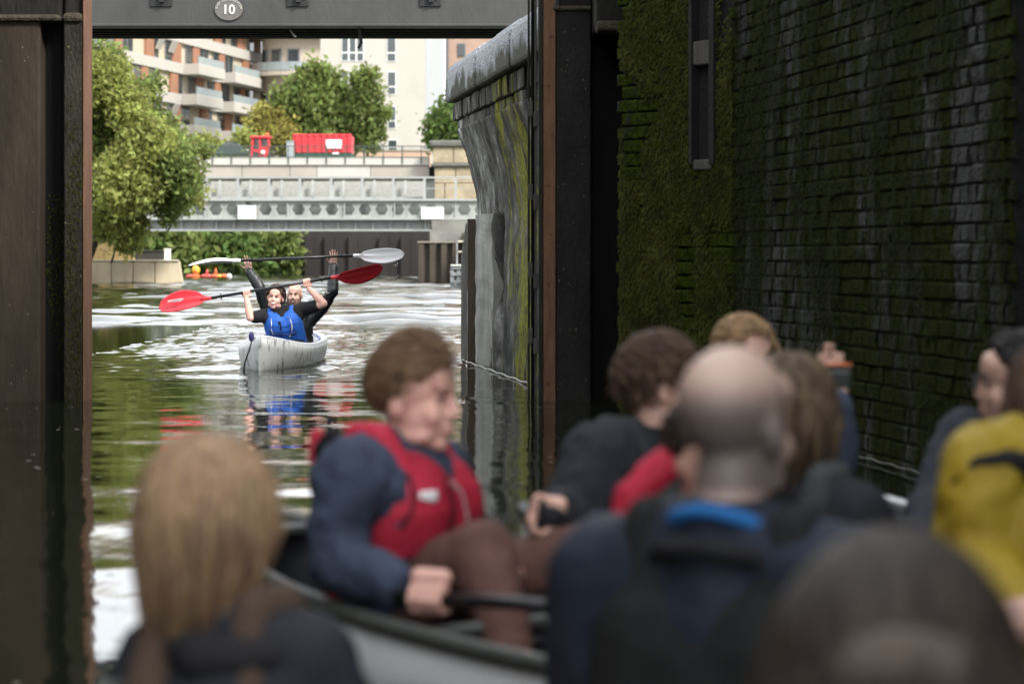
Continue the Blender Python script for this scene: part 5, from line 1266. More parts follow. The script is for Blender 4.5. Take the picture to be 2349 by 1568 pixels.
def top(root, J, m, i=.012, sleeve=(1.0, 1.0), name='jacket', voxel=.011, disp=.016, dsize=.09, low=0.05, collar=None, cuff=True):
    mb = MB(); torso_solids(mb, J, i, low=low)
    for k, s in zip('LR', sleeve):
        if s: arm_solids(mb, J, k, i + .004, s)
    if collar: mb.rc(J['neck'] - UP * .03, .062 + i, J['neck'] + UP * collar + J['f'] * .012, .060 + i * .5, 14)
    return flesh(name, mb, m, root, voxel, 5, disp, dsize)
def vest(root, J, m, i=.038, low=.22, name='buoyancy_vest', voxel=.010, up=.0, strap=.045):
    b = J['b']; mb = MB(); side = (J['shR'] - J['shL']).normalized(); ch = J['chest'] + UP * up; pel = J['pel']; p0 = pel.lerp(ch, low); f = J['f']
    for s in (-1, 1):
        mb.rc(p0 + side * s * .07 * b, .100 * b + i, ch + side * s * .068 * b, .098 * b + i, 16)
        a = ch + side * s * .085 * b + f * .085; t = J['sh' + 'RL'[s < 0]].lerp(J['neck'], .42) + UP * (strap + i * .4); c = ch + side * s * .085 * b - f * .085
        mb.rc(a, .036 + i * .35, t + f * .03, .030 + i * .2, 10); mb.rc(t + f * .03, .030 + i * .2, t - f * .04, .030 + i * .2, 10); mb.rc(t - f * .04, .030 + i * .2, c, .036 + i * .35, 10)
    mb.rc(p0, .11 * b + i, ch - UP * .02, .10 * b + i, 14)
    return flesh(name, mb, m, root, voxel, 4, .006, .06)
def trousers(root, J, m, i=.012, name='trousers'):
    mb = MB(); mb.rc(J['hipL'], .10 * J['b'] + i, J['hipR'], .10 * J['b'] + i, 12)
    for k in 'LR': leg_solids(mb, J, k, i)
    return flesh(name, mb, m, root, .011, 4, .020, .07)
def hair_cap(root, h, m, lift=.012, front=.062, nape=-.055, side=.0, n=260, length=.05, sweep=(0, -1, 0), fall=.3, seed=1, name='hair', voxel=.009, lockr=.007, top_extra=0.0, blob=True, pinch=0.0, stick=.05, tousle=.35):
    """hair: a cap over the skull plus many tapered locks that follow it"""
    r = random.Random(seed); mb = MB(); k = h.k
    ext = lambda x, y, z, e: (x * (.076 + e), -.014 + y * (.096 + e), .035 + z * (.086 + e + top_extra * max(0, z)))
    cap = MB(); vs_, fs_ = unit_sphere(20, 14); keepf = []
    loc = [V(ext(p.x, p.y, p.z, lift)) for p in vs_]
    def ok(q):
        lim = front if abs(q.x) < .06 else front - .02
        if q.y > 0: return q.z > .035 + lim * (q.y / .09) ** .8 - side * (1 - q.y / .09)
        return q.z > nape * min(1, -q.y / .06) + .02 - side * (1 - min(1, -q.y / .06))
    if blob:
        for q in loc:
            if ok(q): cap.ell(h(q.x * .88, -.014 + (q.y + .014) * .88, .035 + (q.z - .035) * .88), .018 * k, None, 8, 6)
        if cap.v: flesh(name, cap, m, root, voxel, 4, .010, .03)
    lk = MB(); c = 0; es = (.076 + lift) * .88 + .018 - .076 - .003; rs = (.076 + es) / .076
    while c < n:
        p = V((r.gauss(0, 1), r.gauss(0, 1), r.gauss(0, 1))).normalized(); q = V(ext(p.x, p.y, p.z, es))
        if not ok(q): continue
        c += 1; ln = length * r.uniform(.6, 1.3); nn = 6; pts = []; cur = q.copy(); nrm = p.copy()
        dv = (V(sweep) + V((r.uniform(-tousle, tousle), r.uniform(-tousle, tousle), r.uniform(-tousle, tousle) * .4))); 
        for i in range(nn):
            pts.append(h(cur.x, cur.y, cur.z)); t = dv - nrm * dv.dot(nrm) * .9 - V((0, 0, fall)) * (1 + i * .5) ; t = (t.normalized() + nrm * (.25 if i < 2 else stick - .1)).normalized()
            cur = cur + t * ln / nn
            if pinch and cur.z < -.04: cur.x *= 1 - .035 * pinch; cur.y = -.03 + (cur.y + .03) * (1 - .03 * pinch)
            rel = V((cur.x / .076, (cur.y + .014) / .096, (cur.z - .035) / .086)); 
            if rel.length < rs and cur.z > -.02: cur = V((cur.x * rs / rel.length, -.014 + (cur.y + .014) * rs / rel.length, .035 + (cur.z - .035) * rs / rel.length)); 
            nrm = V((cur.x / .0058, (cur.y + .014) / .0092, (cur.z - .035) / .0074)).normalized()
        lr = lockr * r.uniform(.6, 1.2) * k; lk.tube(pts, [lr * .7, lr, lr, lr * .85, lr * .6, lr * .2], 5, flat=.6)
    lk.build('hair_locks', m, root, smooth=True)

def cloth(name, c, rough=.85, var=.22, bump=.12, bs=220): return mat(name, c, rough=rough, var=var, scale=6, bump=bump, bscale=bs, spec=.25)
NAVY = cloth('navy_wool', (.042, .055, .090)); BLACKC = cloth('black_cotton', (.012, .012, .014)); BLACKJ = mat('black_waterproof', (.010, .011, .013), rough=.45, var=.3, scale=8, bump=.2, bscale=40)
BLUEV = cloth('blue_vest_nylon', (.022, .110, .47), rough=.6); REDV = cloth('red_vest_nylon', (.42, .022, .050), rough=.65); BROWN = cloth('brown_trousers', (.115, .058, .046)); CHAR = cloth('charcoal_fleece', (.022, .024, .030)); NAVYD = cloth('dark_navy_jacket', (.014, .019, .032), rough=.7)
YELJ = cloth('mustard_yellow_jacket', (.26, .185, .014), rough=.6); BLUEC = cloth('bright_blue_collar', (.02, .14, .40), rough=.7); GREYB2 = cloth('grey_blue_sleeve', (.08, .10, .15)); WPIPE = mat('white_piping', (.75, .76, .78), rough=.5)
def hairm(name, c): return mat(name, c, rough=.5, var=.45, scale=14, stretch=(2.5, 2.5, .5), bump=.4, bscale=120, spec=.35, island=.42)
HBR = hairm('brown_hair', (.060, .034, .020)); HDK = hairm('dark_brown_hair', (.024, .016, .011)); HBL = hairm('dark_blond_hair', (.23, .15, .085)); HLB = hairm('light_brown_hair', (.155, .092, .052)); HBK = hairm('black_hair', (.010, .008, .008)); HSANDY = hairm('sandy_hair', (.33, .21, .11)); STUB = hairm('cropped_stubble', (.10, .075, .062))

# ------------------------------------------------------------------ rear kayaker (bald, black jacket)
hR = Head(at(676, 676, dR), (-.10, -1, -.02), (.02, -.08, 1), .98)
J = seated(hR.c, (-.15, -1, 0), drop=.60, build=.98)
J['shL'] = at(738, 706, dR + .02); J['shR'] = at(612, 706, dR + .02)
hl = at(766, 588, dR); hr = at(565, 598, dR - .09)
J['elL'] = at(757, 664, dR - .02); J['elR'] = at(600, 662, dR - .05); J['wrL'] = at(765, 610, dR - .0); J['wrR'] = at(572, 622, dR - .06)
J['elL'] = at(763, 668, dR - .1); J['elR'] = at(596, 660, dR - .1)
axR = (hl - hr).normalized()
for k, sx in (('R', 1), ('L', -1)):
    J['pel'].z = .17; J['hip' + k] = J['pel'] + J['r'] * sx * .09; J['kn' + k] = J['hip' + k] + J['f'] * .36 + J['r'] * sx * .10; J['kn' + k].z = .13; J['an' + k] = J['kn' + k] + J['f'] * .25 - J['r'] * sx * .06; J['an' + k].z = .10
def grip_up(c, ax, wr, nrm):
    def fn(mb):
        d = (V(c) - V(wr)).normalized(); hand_open(mb, V(wr) + V((0, -.012, 0)), d + V((0, .05, .1)), nrm, k=1.0, curl=.22, spread=.15)
    return fn
pk = person('bald bearded person in a black jacket raising the white paddle, rear seat of the kayak', J, hR, SKIN['pale'], [
    lambda mb: hand_open(mb, J['wrL'] + V((0, .030, .0)), (0, -.02, 1), (0, -1, .1), curl=.20, spread=.1),
    lambda mb: hand_open(mb, J['wrR'] + V((0, .030, .0)), (-.25, -.02, 1), (0, -1, .1), curl=.34, spread=.1)], voxel=.005)
face_parts(hR, pk, smile=True, brow=HDK, beard=hairm('short_beard', (.11, .068, .05)))
top(pk, J, BLACKJ, .014, (.98, .98), 'jacket', disp=.02, collar=.03)
vest(pk, J, BLACKJ, .03, name='black_vest')
trousers(pk, J, BLACKC)
mb = MB(); mb.beam(at(716, 768, dR - .24), at(726, 771, dR - .24), .008, .018); mb.build('vest_label', WPIPE, pk)
hair_cap(pk, hR, mat('shaved_scalp', (.52, .32, .25), rough=.6), lift=-.004, n=0, blob=False) if False else None

# ------------------------------------------------------------------ front kayaker (blue vest)
hF = Head(at(632, 682, dF), (-.10, -1, .04), (.12, -.1, 1), 1.0)
J2 = seated(hF.c, (-.10, -1, 0), drop=.52, build=1.0)
J2['neck'] = at(640, 714, dF + .03); J2['chest'] = at(650, 742, dF + .0); J2['pel'] = at(660, 790, dF + .12)
J2['shR'] = at(606, 724, dF + .0); J2['shL'] = at(692, 712, dF + .03)
gR = at(566, 670, dF - .09); gL = at(703, 646, dF - .04)
J2['elR'] = at(574, 728, dF - .12); J2['elL'] = at(742, 696, dF - .06)
J2['wrR'] = at(566, 687, dF - .10); J2['wrL'] = at(709, 662, dF - .04)
for k, sx in (('R', 1), ('L', -1)):
    J2['hip' + k] = J2['pel'] + J2['r'] * sx * .09; J2['kn' + k] = J2['hip' + k] + J2['f'] * .36 + J2['r'] * sx * .07; J2['kn' + k].z = .13; J2['an' + k] = J2['kn' + k] + J2['f'] * .26 - J2['r'] * sx * .08; J2['an' + k].z = .10
axF = (gL - gR).normalized()
pf = person('laughing person in a blue buoyancy vest raising the red paddle, front seat of the kayak', J2, hF, SKIN['rosy'], [
    lambda mb: hand_grip(mb, gR, axF, (0, .12, 1), flip=-1), lambda mb: hand_grip(mb, gL, -axF, (-.1, .12, 1), flip=1)], voxel=.005)
face_parts(hF, pf, smile=True, brow=HDK)
top(pf, J2, BLACKC, .012, (.30, .34), 'tshirt', disp=.012, voxel=.008)
vF = vest(pf, J2, BLUEV, .034, low=.0, voxel=.008, up=.0, strap=.012)
trousers(pf, J2, BLACKC)
hair_cap(pf, hF, HBR, lift=.015, front=.078, nape=-.08, side=.050, n=200, length=.07, sweep=(0, -.7, .1), fall=.5, seed=3, lockr=.006)
# vest trim: zip, piping, labels and seams snapped onto the vest
def onF(x, y): return at(x, y, dF - .2)
AC = V((0, 1, 0))
for pts_ in ([(617, 733), (615, 755), (617, 784)], [(667, 726), (671, 746), (674, 766), (673, 788)]):
    strip('piping', [onF(a, b) for a, b in pts_], .012, WPIPE, pf, vF, AC)
strip('zip', [onF(640, 734), onF(642, 746), onF(643, 760)], .016, BLACKC, pf, vF, AC)
strip('zip_lower', [onF(643, 760), onF(644, 788)], .006, mat('zip_blue', (.02, .06, .22)), pf, vF, AC)
strip('vest_label', [onF(608, 727), onF(617, 722)], .012, WPIPE, pf, vF, AC)
strip('badge', [onF(657, 717), onF(663, 716)], .020, mat('badge_grey', (.3, .32, .35)), pf, vF, AC)
for y in (752, 772):
    strip('seam', [onF(602, y + 2), onF(640, y), onF(690, y - 3)], .007, mat('seam_blue', (.012, .055, .24)), pf, vF, AC, off=.001)
strip('waist_belt', [onF(604, 781), onF(645, 781), onF(692, 777)], .020, mat('belt_blue', (.015, .04, .16)), pf, vF, AC)

# ------------------------------------------------------------------ red vest person, profile to the right
d4 = 5.55
h4 = Head(at(948, 915, d4), (.94, -.33, -.02), (.04, 0, 1), 1.0)
J4 = seated(h4.c, (.70, -.70, 0), lean=(.02, -.05, 0), drop=.62, build=1.06)
J4['neck'] = at(915, 1035, d4 + .02); J4['shR'] = at(800, 1085, d4 - .20); J4['shL'] = at(1010, 1085, d4 + .20)
J4['chest'] = at(945, 1165, d4 + .0); J4['pel'] = at(900, 1400, d4 + .08)
J4['elR'] = at(770, 1290, d4 - .22); J4['wrR'] = at(905, 1338, d4 - .40)
J4['elL'] = at(1075, 1290, d4 + .15); J4['wrL'] = at(1150, 1330, d4 - .05)
J4['hipR'] = at(905, 1400, d4 - .05); J4['hipL'] = at(960, 1400, d4 + .12)
J4['knR'] = at(1108, 1262, d4 - .22); J4['anR'] = at(1175, 1520, d4 - .42)
J4['knL'] = at(1330, 1270, d4 + .05); J4['anL'] = at(1400, 1480, d4 - .25)
sh0 = at(960, 1368, d4 - .46); sh1 = at(1300, 1390, d4 - .62); shx = (sh1 - sh0).normalized()
p4 = person('person in a red buoyancy vest and navy sweater, profile turned right, holding a black paddle', J4, h4, SKIN['rosy'], [
    lambda mb: hand_grip(mb, sh0 + shx * .03 - UP * .002, shx, (.3, -.35, -1), flip=1, k=1.08), lambda mb: hand_grip(mb, at(1165, 1352, d4 - .1), shx, (.3, 0, -1))], voxel=.005)
face_parts(h4, p4, smile=False, brow=HBR)
top(p4, J4, NAVY, .014, (.97, .97), 'sweater', disp=.032, dsize=.065, voxel=.009)
v4 = vest(p4, J4, REDV, .034, low=.36, voxel=.010)
trousers(p4, J4, BROWN, .010)
hair_cap(p4, h4, hairm('sandy_brown_hair', (.23, .145, .085)), lift=.003, front=.050, nape=-.045, side=.004, n=1300, length=.058, sweep=(.1, .9, .45), fall=.0, seed=5, top_extra=.030, lockr=.0040, stick=.22, tousle=.30)
mb = MB(); mb.tube([h4(-.05, .0, -.135), h4(0, -.07, -.125), h4(.05, -.03, -.135), h4(.055, .03, -.155), h4(0.02, .06, -.17)], .014, 8, flat=.6); mb.build('shirt_collar', mat('pale_blue_shirt', (.42, .47, .62), rough=.8), p4, smooth=True)
# vest details, snapped onto the vest
f4 = J4['f']; fr = J4['chest'] + f4 * .20
strip('zip', [fr + UP * .13, fr, fr - UP * .19], .018, BLACKC, p4, v4, f4)
strip('vest_label', [fr + J4['r'] * .135 + UP * .062, fr + J4['r'] * .065 + UP * .056], .026, WPIPE, p4, v4, f4)
strip('piping', [fr - J4['r'] * .07 + UP * .13, fr - J4['r'] * .08, fr - J4['r'] * .10 - UP * .13], .012, mat('grey_piping', (.45, .43, .42), rough=.6), p4, v4, f4)
strip('armhole_piping', [fr + J4['r'] * .15 + UP * .12, fr + J4['r'] * .17 + UP * .02, fr + J4['r'] * .20 - UP * .04], .008, BLACKC, p4, v4, f4)
strip('waist_belt', [fr + J4['r'] * .20 - UP * .135, fr + J4['r'] * .08 - UP * .14, fr - J4['r'] * .12 - UP * .14], .028, BLACKC, p4, v4, f4)
R4 = Matrix((J4['r'], f4, UP)).transposed()
mb = MB(); mb.box(J4['chest'] + f4 * .15 + J4['r'] * .06 - UP * .13, (.065, .03, .045), R4); mb.build('waist_buckle', BLACKC, p4, bevel=.012)
sc4 = J4['shR'].lerp(J4['neck'], .35)
mb = MB(); mb.rc(at(765, 1000, d4 - .05), .024, at(752, 1035, d4 - .02), .036, 10); mb.rc(at(752, 1035, d4 - .02), .03, at(850, 1025, d4 + .02), .026, 10); flesh('jacket_hood', mb, BLACKC, p4, .008, 3)
mb = MB(); mb.beam(at(729, 985, d4 + .02), at(722, 1065, d4 + .02), .03, .02); mb.build('vest_back_edge', REDV, p4, bevel=.006)
paddle('plain black paddle shaft resting across the lap of the person in the red vest', at(905, 1366, d4 - .43), at(1420, 1396, d4 - .67), BLK, None, (0, -.3, 1), bl=.4, bw=.17, rshaft=.0145)

# ------------------------------------------------------------------ brown haired person in dark hoodie
d5 = 6.0
h5 = Head(at(1520, 884, d5), (1, .10, -.03), UP, 1.0)
J5 = seated(h5.c, (.75, -.5, 0), drop=.64, build=1.05)
J5['shR'] = at(1370, 1050, d5 - .12); J5['elR'] = at(1310, 1200, d5 - .2); J5['wrR'] = at(1262, 1176, d5 - .36); J5['shL'] = at(1580, 1040, d5 + .2)
p5 = person('brown-haired person in a dark hoodie turned right, in front of the mossy pier', J5, h5, SKIN['pale'], [
    lambda mb: hand_grip(mb, at(1243, 1172, d5 - .40), (.3, -.2, 1), (-1, -.2, 0))], voxel=.008)
face_parts(h5, p5, brow=HDK)
top(p5, J5, CHAR, .022, (.97, .97), 'hoodie', disp=.034, dsize=.07, collar=.02)
vest(p5, J5, cloth('dark_grey_vest', (.028, .032, .036)), .04)
trousers(p5, J5, NAVYD)
hair_cap(p5, h5, hairm('chestnut_hair', (.085, .050, .030)), lift=.006, front=.045, nape=-.05, side=.01, n=1100, length=.06, sweep=(.3, .6, .1), fall=.15, seed=6, top_extra=.006, lockr=.0045, stick=.22, tousle=.9)
mb = MB(); mb.rc(h5(-.06, -.09, -.17), .035, h5(.06, -.09, -.17), .035, 10); mb.rc(h5(.06, -.09, -.17), .035, h5(.085, -.02, -.19), .03, 10); mb.rc(h5(-.06, -.09, -.17), .035, h5(-.02, -.13, -.2), .04, 10); flesh('hood', mb, CHAR, p5, .01, 4, .012, .05)

# ------------------------------------------------------------------ blond person at the back raising a camera
d6 = 7.3
h6 = Head(at(1708, 822, d6), (.45, -.88, -.05), UP, .96)
J6 = seated(h6.c, (.5, -.8, 0), drop=.64, build=1.0)
J6['shL'] = at(1850, 985, d6 - .1); J6['elL'] = at(1915, 1060, d6 - .45); J6['wrL'] = at(1918, 925, d6 - .55); J6['shR'] = at(1620, 985, d6 + .1)
cc6 = at(1912, 864, d6 - .66)
p6 = person('fair-haired person in a grey-blue top holding up an orange camera by the mossy wall', J6, h6, SKIN['pale'], [
    lambda mb: hand_open(mb, J6['wrL'] + V((0.01, .03, .0)), (-.15, .1, 1), (-.1, -1, -.1), k=1.0, curl=.34, spread=.05)], voxel=.009)
face_parts(h6, p6, brow=HSANDY)
top(p6, J6, GREYB2, .016, (.97, .86), 'jacket', disp=.022)
trousers(p6, J6, NAVYD)
hair_cap(p6, h6, HSANDY, lift=.014, front=.052, nape=-.06, side=.02, n=800, length=.06, sweep=(-.6, .4, .1), fall=.1, seed=8, lockr=.004)
q = J6['elL'].lerp(J6['wrL'], .80); dv_ = (J6['wrL'] - J6['elL']).normalized()
mb = MB(); mb.tube([q - dv_ * .02, q + dv_ * .012], .043, 12); mb.build('red_cuff', mat('red_cuff', (.5, .03, .04), rough=.7), p6, smooth=True)
mb = MB(); mb.tube([q + dv_ * .022, q + dv_ * .045], .038, 12); mb.build('wrist_band', mat('teal_band', (.05, .40, .42), rough=.5), p6, smooth=True)
cm = thing('camera', tuple(cc6 - UP * .035), 'small orange and black camera held up in a raised hand', 'camera')
ORC = mat('orange_camera_shell', (.62, .14, .02), rough=.35)
mb = MB(); mb.box(cc6 + V((.014, 0, 0)), (.072, .026, .060)); mb.build('camera_body', DK, cm, bevel=.008)
mb = MB(); mb.box(cc6 + V((-.036, 0, .0)), (.027, .028, .060)); mb.build('orange_grip', ORC, cm, bevel=.008)
mb = MB(); mb.box(cc6 + V((.014, 0, .034)), (.070, .024, .007)); mb.build('orange_top', ORC, cm, bevel=.002)
mb = MB(); mb.box(cc6 + V((.012, -.017, -.008)), (.062, .008, .046)); mb.build('back_screen', GLS, cm, bevel=.003)
mb = MB(); mb.tube([cc6 + V((.01, .013, 0)), cc6 + V((.01, .035, 0))], .022, 14); mb.build('lens_barrel', DK, cm, smooth=True)
mb = MB(); mb.tube([cc6 + V((-.03, 0, .03)), cc6 + V((-.03, 0, .036))], .007, 10); mb.build('shutter_button', GALV, cm)

# ------------------------------------------------------------------ person with long brown hair behind the cropped head
d8 = 5.5
h8 = Head(at(1822, 950, d8), (.55, .83, -.05), UP, .98)
J8 = seated(h8.c, (.55, .75, 0), drop=.62, build=.95)
p8 = person('person with chin-length light brown hair right behind the cropped head', J8, h8, SKIN['mid'], [], voxel=.010)
top(p8, J8, CHAR, .018, (1.0, 1.0), 'jacket', disp=.02); vest(p8, J8, cloth('grey_green_vest', (.06, .068, .066)), .035)
hair_cap(p8, h8, hairm('ash_brown_hair', (.105, .070, .042)), lift=.020, front=.03, nape=-.12, side=.10, n=800, length=.15, sweep=(0, -.1, 0), fall=1.4, seed=9, lockr=.0045, pinch=.8)

# ------------------------------------------------------------------ cropped head, blue collar (from behind)
d7 = 3.85
h7 = Head(at(1690, 975, d7), (.62, .78, -.02), UP, 1.06)
J7 = seated(h7.c, (.35, -.3, 0), drop=.64, build=1.12)
J7['f'] = V((.5, .86, 0)).normalized(); J7['r'] = J7['f'].cross(UP)
for k, sx in (('R', 1), ('L', -1)):
    J7['sh' + k] = h7.c - UP * .245 + J7['r'] * sx * .215 - J7['f'] * .02; J7['el' + k] = J7['sh' + k] - UP * .27 + J7['r'] * sx * .05 + J7['f'] * .03; J7['wr' + k] = J7['el' + k] + J7['f'] * .22 - UP * .02
J7['neck'] = h7.c - UP * .18 - J7['f'] * .035
p7 = person('person with a cropped balding head and bright blue collar, seen from behind', J7, h7, SKIN['mid'], [], voxel=.009)
top(p7, J7, NAVYD, .03, (1.0, 1.0), 'jacket', disp=.03, dsize=.14); vest(p7, J7, cloth('black_vest_cloth', (.012, .013, .013)), .05, low=.3)
trousers(p7, J7, NAVYD)
# close-cropped stubble on the back and sides of the skull: pigment of the scalp, in the head's own frame
def stubble_skin(h):
    m = bpy.data.materials.new('skin_with_stubble'); m.use_nodes = True; n, l = m.node_tree.nodes, m.node_tree.links; b = n['Principled BSDF']
    g = n.new('ShaderNodeNewGeometry'); s = n.new('ShaderNodeVectorMath'); s.operation = 'SUBTRACT'; s.inputs[1].default_value = h.c; l.new(g.outputs['Position'], s.inputs[0])
    def dot(v):
        q = n.new('ShaderNodeVectorMath'); q.operation = 'DOT_PRODUCT'; q.inputs[1].default_value = v; l.new(s.outputs[0], q.inputs[0]); return q.outputs['Value']
    def ss(src, a, b):
        q = n.new('ShaderNodeMapRange'); q.interpolation_type = 'SMOOTHSTEP'; q.inputs[1].default_value = a; q.inputs[2].default_value = b; l.new(src, q.inputs[0]); return q.outputs[0]
    def mul(a, b):
        q = n.new('ShaderNodeMath'); q.operation = 'MULTIPLY'; l.new(a, q.inputs[0]); l.new(b, q.inputs[1]); return q.outputs[0]
    z = dot(h.u); y = dot(h.f)
    k = mul(mul(ss(z, .085, .015), ss(z, -.125, -.085)), ss(y, .075, .015))
    nz = n.new('ShaderNodeTexNoise'); nz.inputs['Scale'].default_value = 60; l.new(g.outputs['Position'], nz.inputs['Vector'])
    mx_ = n.new('ShaderNodeMix'); mx_.data_type = 'RGBA'; mx_.inputs[6].default_value = (.50, .35, .29, 1); mx_.inputs[7].default_value = (.13, .105, .095, 1)
    sc_ = n.new('ShaderNodeMath'); sc_.operation = 'MULTIPLY'; sc_.inputs[1].default_value = .92; l.new(k, sc_.inputs[0]); l.new(sc_.outputs[0], mx_.inputs[0]); l.new(mx_.outputs[2], b.inputs['Base Color'])
    b.inputs['Roughness'].default_value = .5; b.inputs['Subsurface Weight'].default_value = .08; b.inputs['Subsurface Radius'].default_value = (.01, .004, .003)
    return m
for ch in p7.children:
    if ch.name.startswith('body'): ch.data.materials[0] = stubble_skin(h7)
def collar_ring(root, J, m, z0, rad, tr, name, gap=0, tilt=0.05, a0=0, a1=360):
    mb = MB(); c = J['neck'] + UP * z0; pts = []
    for i in range(33):
        t = math.radians(a0 + (a1 - a0) * i / 32); pts.append(c + (J['r'] * math.cos(t) * rad * 1.05 + J['f'] * math.sin(t) * rad) + UP * (-math.sin(t) * tilt))
    mb.tube(pts, tr, 10, cap=True); return flesh(name, mb, m, root, .007, 2, .006, .04)
collar_ring(p7, J7, BLUEC, .004, .084, .012, 'blue_collar', tilt=.05)
collar_ring(p7, J7, BLACKC, -.050, .112, .016, 'jacket_collar', tilt=.05)

# ------------------------------------------------------------------ red hood behind the cropped head
d12 = 4.5
h12 = Head(at(1632, 1052, d12), (.55, -.8, -.1), UP, .9)
J12 = seated(h12.c, (.5, -.8, 0), drop=.50, build=.9)
p12 = person('person in a bright red vest hidden behind the cropped head, only the red shoulder showing', J12, h12, SKIN['mid'], [], voxel=.012)
mb = MB(); pth = [at(1435, 1185, d12), at(1452, 1140, d12), at(1485, 1100, d12), at(1530, 1060, d12), at(1580, 1040, d12)]
for a, b in zip(pth[:-1], pth[1:]): mb.rc(a, .030, b, .034, 10)
torso_solids(mb, J12, .02); flesh('red_vest', mb, REDV, p12, .010, 5, .012, .05)
hair_cap(p12, h12, HDK, lift=.01, n=60, length=.04, seed=14)

# ------------------------------------------------------------------ glasses wearer at the right edge, facing left
d9 = 6.3
h9 = Head(at(2335, 880, d9), (-.97, .10, -.02), UP, 1.02)
J9 = seated(h9.c, (-.7, -.2, 0), drop=.62, build=1.0)
J9['shR'] = at(2215, 1010, d9 + .1); J9['elR'] = at(2150, 1150, d9); J9['wrR'] = at(2120, 1230, d9 - .15)
p9 = person('dark-haired person with glasses and a dark jacket facing left at the right edge', J9, h9, SKIN['mid'], [], voxel=.010)
face_parts(h9, p9, brow=HBK)
top(p9, J9, cloth('slate_fleece', (.026, .030, .038)), .02, (.97, .97), 'jacket', disp=.03, collar=.06)
trousers(p9, J9, NAVYD)
hair_cap(p9, h9, HBK, lift=.012, front=.095, nape=-.09, side=.03, n=260, length=.09, sweep=(0, -.8, 0), fall=.4, seed=10)
gl9 = thing('glasses', tuple(h9(0, .10, .0)), 'thin dark-rimmed glasses worn by the person at the right edge', 'glasses')
for sx in (-1, 1):
    mb = MB(); mb.tube([h9(sx * .033 + .024 * math.cos(t), .108, .004 + .018 * math.sin(t)) for t in [i * math.pi / 8 for i in range(17)]], .0028, 6); mb.build('rim', DK, gl9, smooth=True)
    mb = MB(); mb.tube([h9(sx * .058, .106, .010), h9(sx * .080, .05, .010), h9(sx * .082, -.01, .006)], .0028, 6); mb.build('temple_arm', DK, gl9, smooth=True)
mb = MB(); mb.tube([h9(-.010, .110, .008), h9(.010, .110, .008)], .0025, 6); mb.build('nose_bridge', DK, gl9)

# ------------------------------------------------------------------ yellow jacket person, right edge
d10 = 4.7
h10 = Head(at(2462, 940, d10), (.55, -.6, 0), UP, 1.0)
J10 = seated(h10.c, (.6, -.6, 0), drop=.64, build=1.05)
J10['neck'] = at(2385, 1040, d10); J10['shR'] = at(2262, 1090, d10 - .08); J10['elR'] = at(2236, 1300, d10 - .12); J10['wrR'] = at(2330, 1420, d10 - .3); J10['chest'] = at(2390, 1210, d10); J10['shL'] = at(2540, 1090, d10 + .15)
p10 = person('person in a mustard yellow jacket with a black strap, cut off by the right edge', J10, h10, SKIN['mid'], [lambda mb: hand_grip(mb, at(2350, 1440, d10 - .36), (1, 0, .2), (.5, -.3, -.6))], voxel=.010)
face_parts(h10, p10)
top(p10, J10, YELJ, .030, (.97, .97), 'yellow_jacket', disp=.034, dsize=.07)
vest(p10, J10, cloth('maroon_vest', (.10, .008, .022)), .030, low=.15, strap=.0)
trousers(p10, J10, NAVYD)
mb = MB(); mb.rc(at(2238, 1010, d10), .035, at(2330, 1000, d10 + .05), .045, 10); mb.rc(at(2238, 1010, d10), .03, at(2195, 1090, d10), .03, 10); mb.rc(at(2195, 1090, d10), .03, at(2180, 1140, d10 + .02), .02, 10); flesh('hood', mb, YELJ, p10, .009, 4, .012, .05)
mb = MB(); mb.tube([at(2185, 1110, d10 - .14), at(2240, 1058, d10 - .16), at(2310, 1050, d10 - .15), at(2370, 1075, d10 - .15)], [.006, .010, .018, .03], 8); mb.build('strap', BLACKC, p10, smooth=True)
hair_cap(p10, h10, HBR, lift=.018, front=.04, nape=-.12, side=.09, n=240, length=.16, sweep=(0, -.2, 0), fall=1.3, seed=12, lockr=.008)

# ------------------------------------------------------------------ long blond hair, lower left, from behind
d3 = 3.60
h3 = Head(at(492, 1180, d3), (.93, .36, -.06), UP, .82)
J3 = seated(h3.c, (.5, .7, 0), drop=.60, build=.95)
J3['shL'] = at(365, 1535, d3 + .02); J3['shR'] = at(690, 1515, d3); J3['neck'] = at(505, 1415, d3); J3['elL'] = at(330, 1850, d3); J3['elR'] = at(830, 1750, d3); J3['wrR'] = at(980, 1850, d3 + .1); J3['wrL'] = at(500, 2000, d3 + .2); J3['chest'] = at(520, 1720, d3)
p3 = person('person with long straight blond hair seen from behind at the lower left', J3, h3, SKIN['rosy'], [], voxel=.009)
face_parts(h3, p3)
top(p3, J3, cloth('black_jacket_cloth', (.014, .016, .022)), .018, (1, 1), 'jacket', disp=.025)
vest(p3, J3, cloth('dark_brown_vest', (.055, .036, .027)), .025, low=.2)
mb = MB(); mb.rc(at(395, 1480, d3 - .02), .036, at(470, 1500, d3 - .07), .036, 10); mb.rc(at(395, 1480, d3 - .02), .034, at(350, 1520, d3), .04, 10); mb.rc(at(610, 1490, d3 - .04), .032, at(690, 1470, d3), .036, 10); mb.rc(at(470, 1510, d3 - .07), .036, at(610, 1500, d3 - .05), .034, 10); flesh('jacket_collar', mb, BLACKC, p3, .009, 4, .012, .05)
hair_cap(p3, h3, HBL, lift=.022, front=.035, nape=-.13, side=.13, n=1700, length=.25, sweep=(0, -.10, 0), fall=2.0, seed=13, lockr=.0038, pinch=3.2)

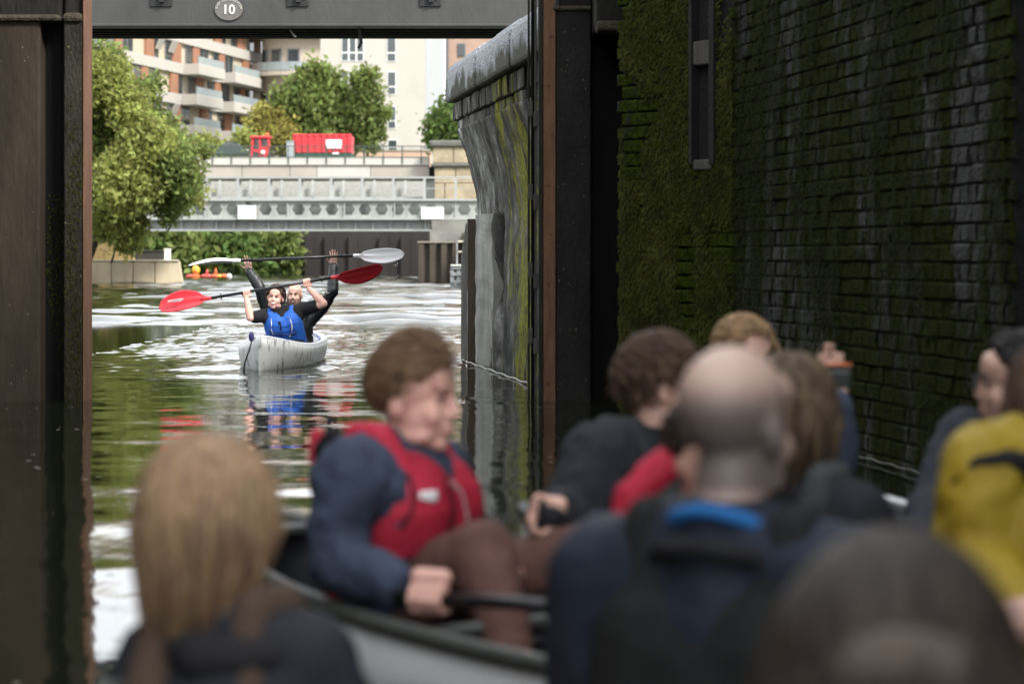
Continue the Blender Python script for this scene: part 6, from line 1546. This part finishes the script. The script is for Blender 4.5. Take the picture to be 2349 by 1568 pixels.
# ------------------------------------------------------------------ nearest head at the lower right
d11 = 2.35
h11 = Head(at(2050, 1650, d11), (.10, 1, -.05), UP, 1.18)
J11 = seated(h11.c, (.1, 1, 0), drop=.60, build=1.0)
p11 = person('nearest person at the lower right, dark hair with its sheen modelled as a lighter band', J11, h11, SKIN['mid'], [], voxel=.010)
top(p11, J11, NAVYD, .02, (1, 1), 'jacket')
hair_cap(p11, h11, HDK, lift=.026, front=.02, nape=-.12, side=.10, n=1200, length=.14, sweep=(0, -.4, 0), fall=.9, seed=15, lockr=.005, top_extra=.01)
mb = MB()
for i in range(37):
    t = 2 * math.pi * i / 36; e = 1.30; x_, y_ = .076 * e * math.cos(t), .096 * e * math.sin(t); y_ = y_ if y_ < 0 else y_ * .95
    z_ = -.035 - .80 * y_
    mb.rc(h11(x_, -.014 + y_, z_ - .012), .013, h11(x_ * .97, -.014 + y_ * .96, z_ + .016), .013, 8)
flesh('hair_sheen_band', mb, hairm('hair_sheen_band', (.085, .066, .050)), p11, .009, 5, .008, .03)  # sheen across the dark hair, shaped and coloured as a lighter band

# ================================================================== SMALL THINGS ON THE WATER
mb = MB(); r_ = random.Random(5)
for (x, y0, y1, d) in ((911, 598, 645, dR), (843, 645, 680, dF), (735, 640, 670, dF - .1), (752, 668, 672, dF), (390, 722, 732, dF - .1)):
    for i in range(7): mb.ell(at(x + r_.uniform(-4, 4), r_.uniform(y0, y1), d + r_.uniform(-.05, .05)), r_.uniform(.002, .0055), None, 6, 5)
tag(mb.build('water_drops', mat('water_drop', (.8, .82, .85), rough=.05, spec=.8), smooth=True), 'drips of water falling from the raised paddle blades', 'water drops', kind='stuff')
mb = MB()  # small pale flat specks scattered over the lock water
for i in range(220):
    d = r_.uniform(6, 22) ; xx = r_.uniform(-3.2, .2) if d > 18 else r_.uniform(-4.2, 1.2); s = r_.uniform(.006, .02); a = r_.uniform(0, 3.14)
    z = float(near_h(np.array([[xx]]), np.array([[d]]))[0, 0]) + .003
    mb.add([(xx + s * math.cos(a + k), d + s * .6 * math.sin(a + k), z) for k in (0, 1.3, 3.1, 4.6)], [(0, 1, 2, 3)])
tag(mb.build('floating_specks', mat('pale_floating_specks', (.42, .42, .36), rough=.7)), 'scattered small pale specks on the lock water', 'floating specks', kind='stuff')
mb = MB(); pts_ = [V((-.40 + (.70) * t, 26.0 - 5.0 * t, .012 + .006 * math.sin(t * 40))) + QN * .16 for t in [i / 30 for i in range(31)]]; mb.tube(pts_, .007, 6)
tag(mb.build('floating_rope', mat('pale_rope', (.45, .45, .42), rough=.9), smooth=True), 'pale rope floating along the foot of the grey quay wall', 'rope')
mb = MB(); pts_ = [WO + WD * (0.9 + 2.6 * t) + WN * .05 + UP * (.02 + .004 * math.sin(t * 50)) for t in [i / 30 for i in range(31)]]; mb.tube(pts_, .0045, 6)
tag(mb.build('floating_rope', mat('grey_rope', (.16, .16, .15), rough=.9), smooth=True), 'thin pale rope at the waterline of the right lock wall', 'rope')
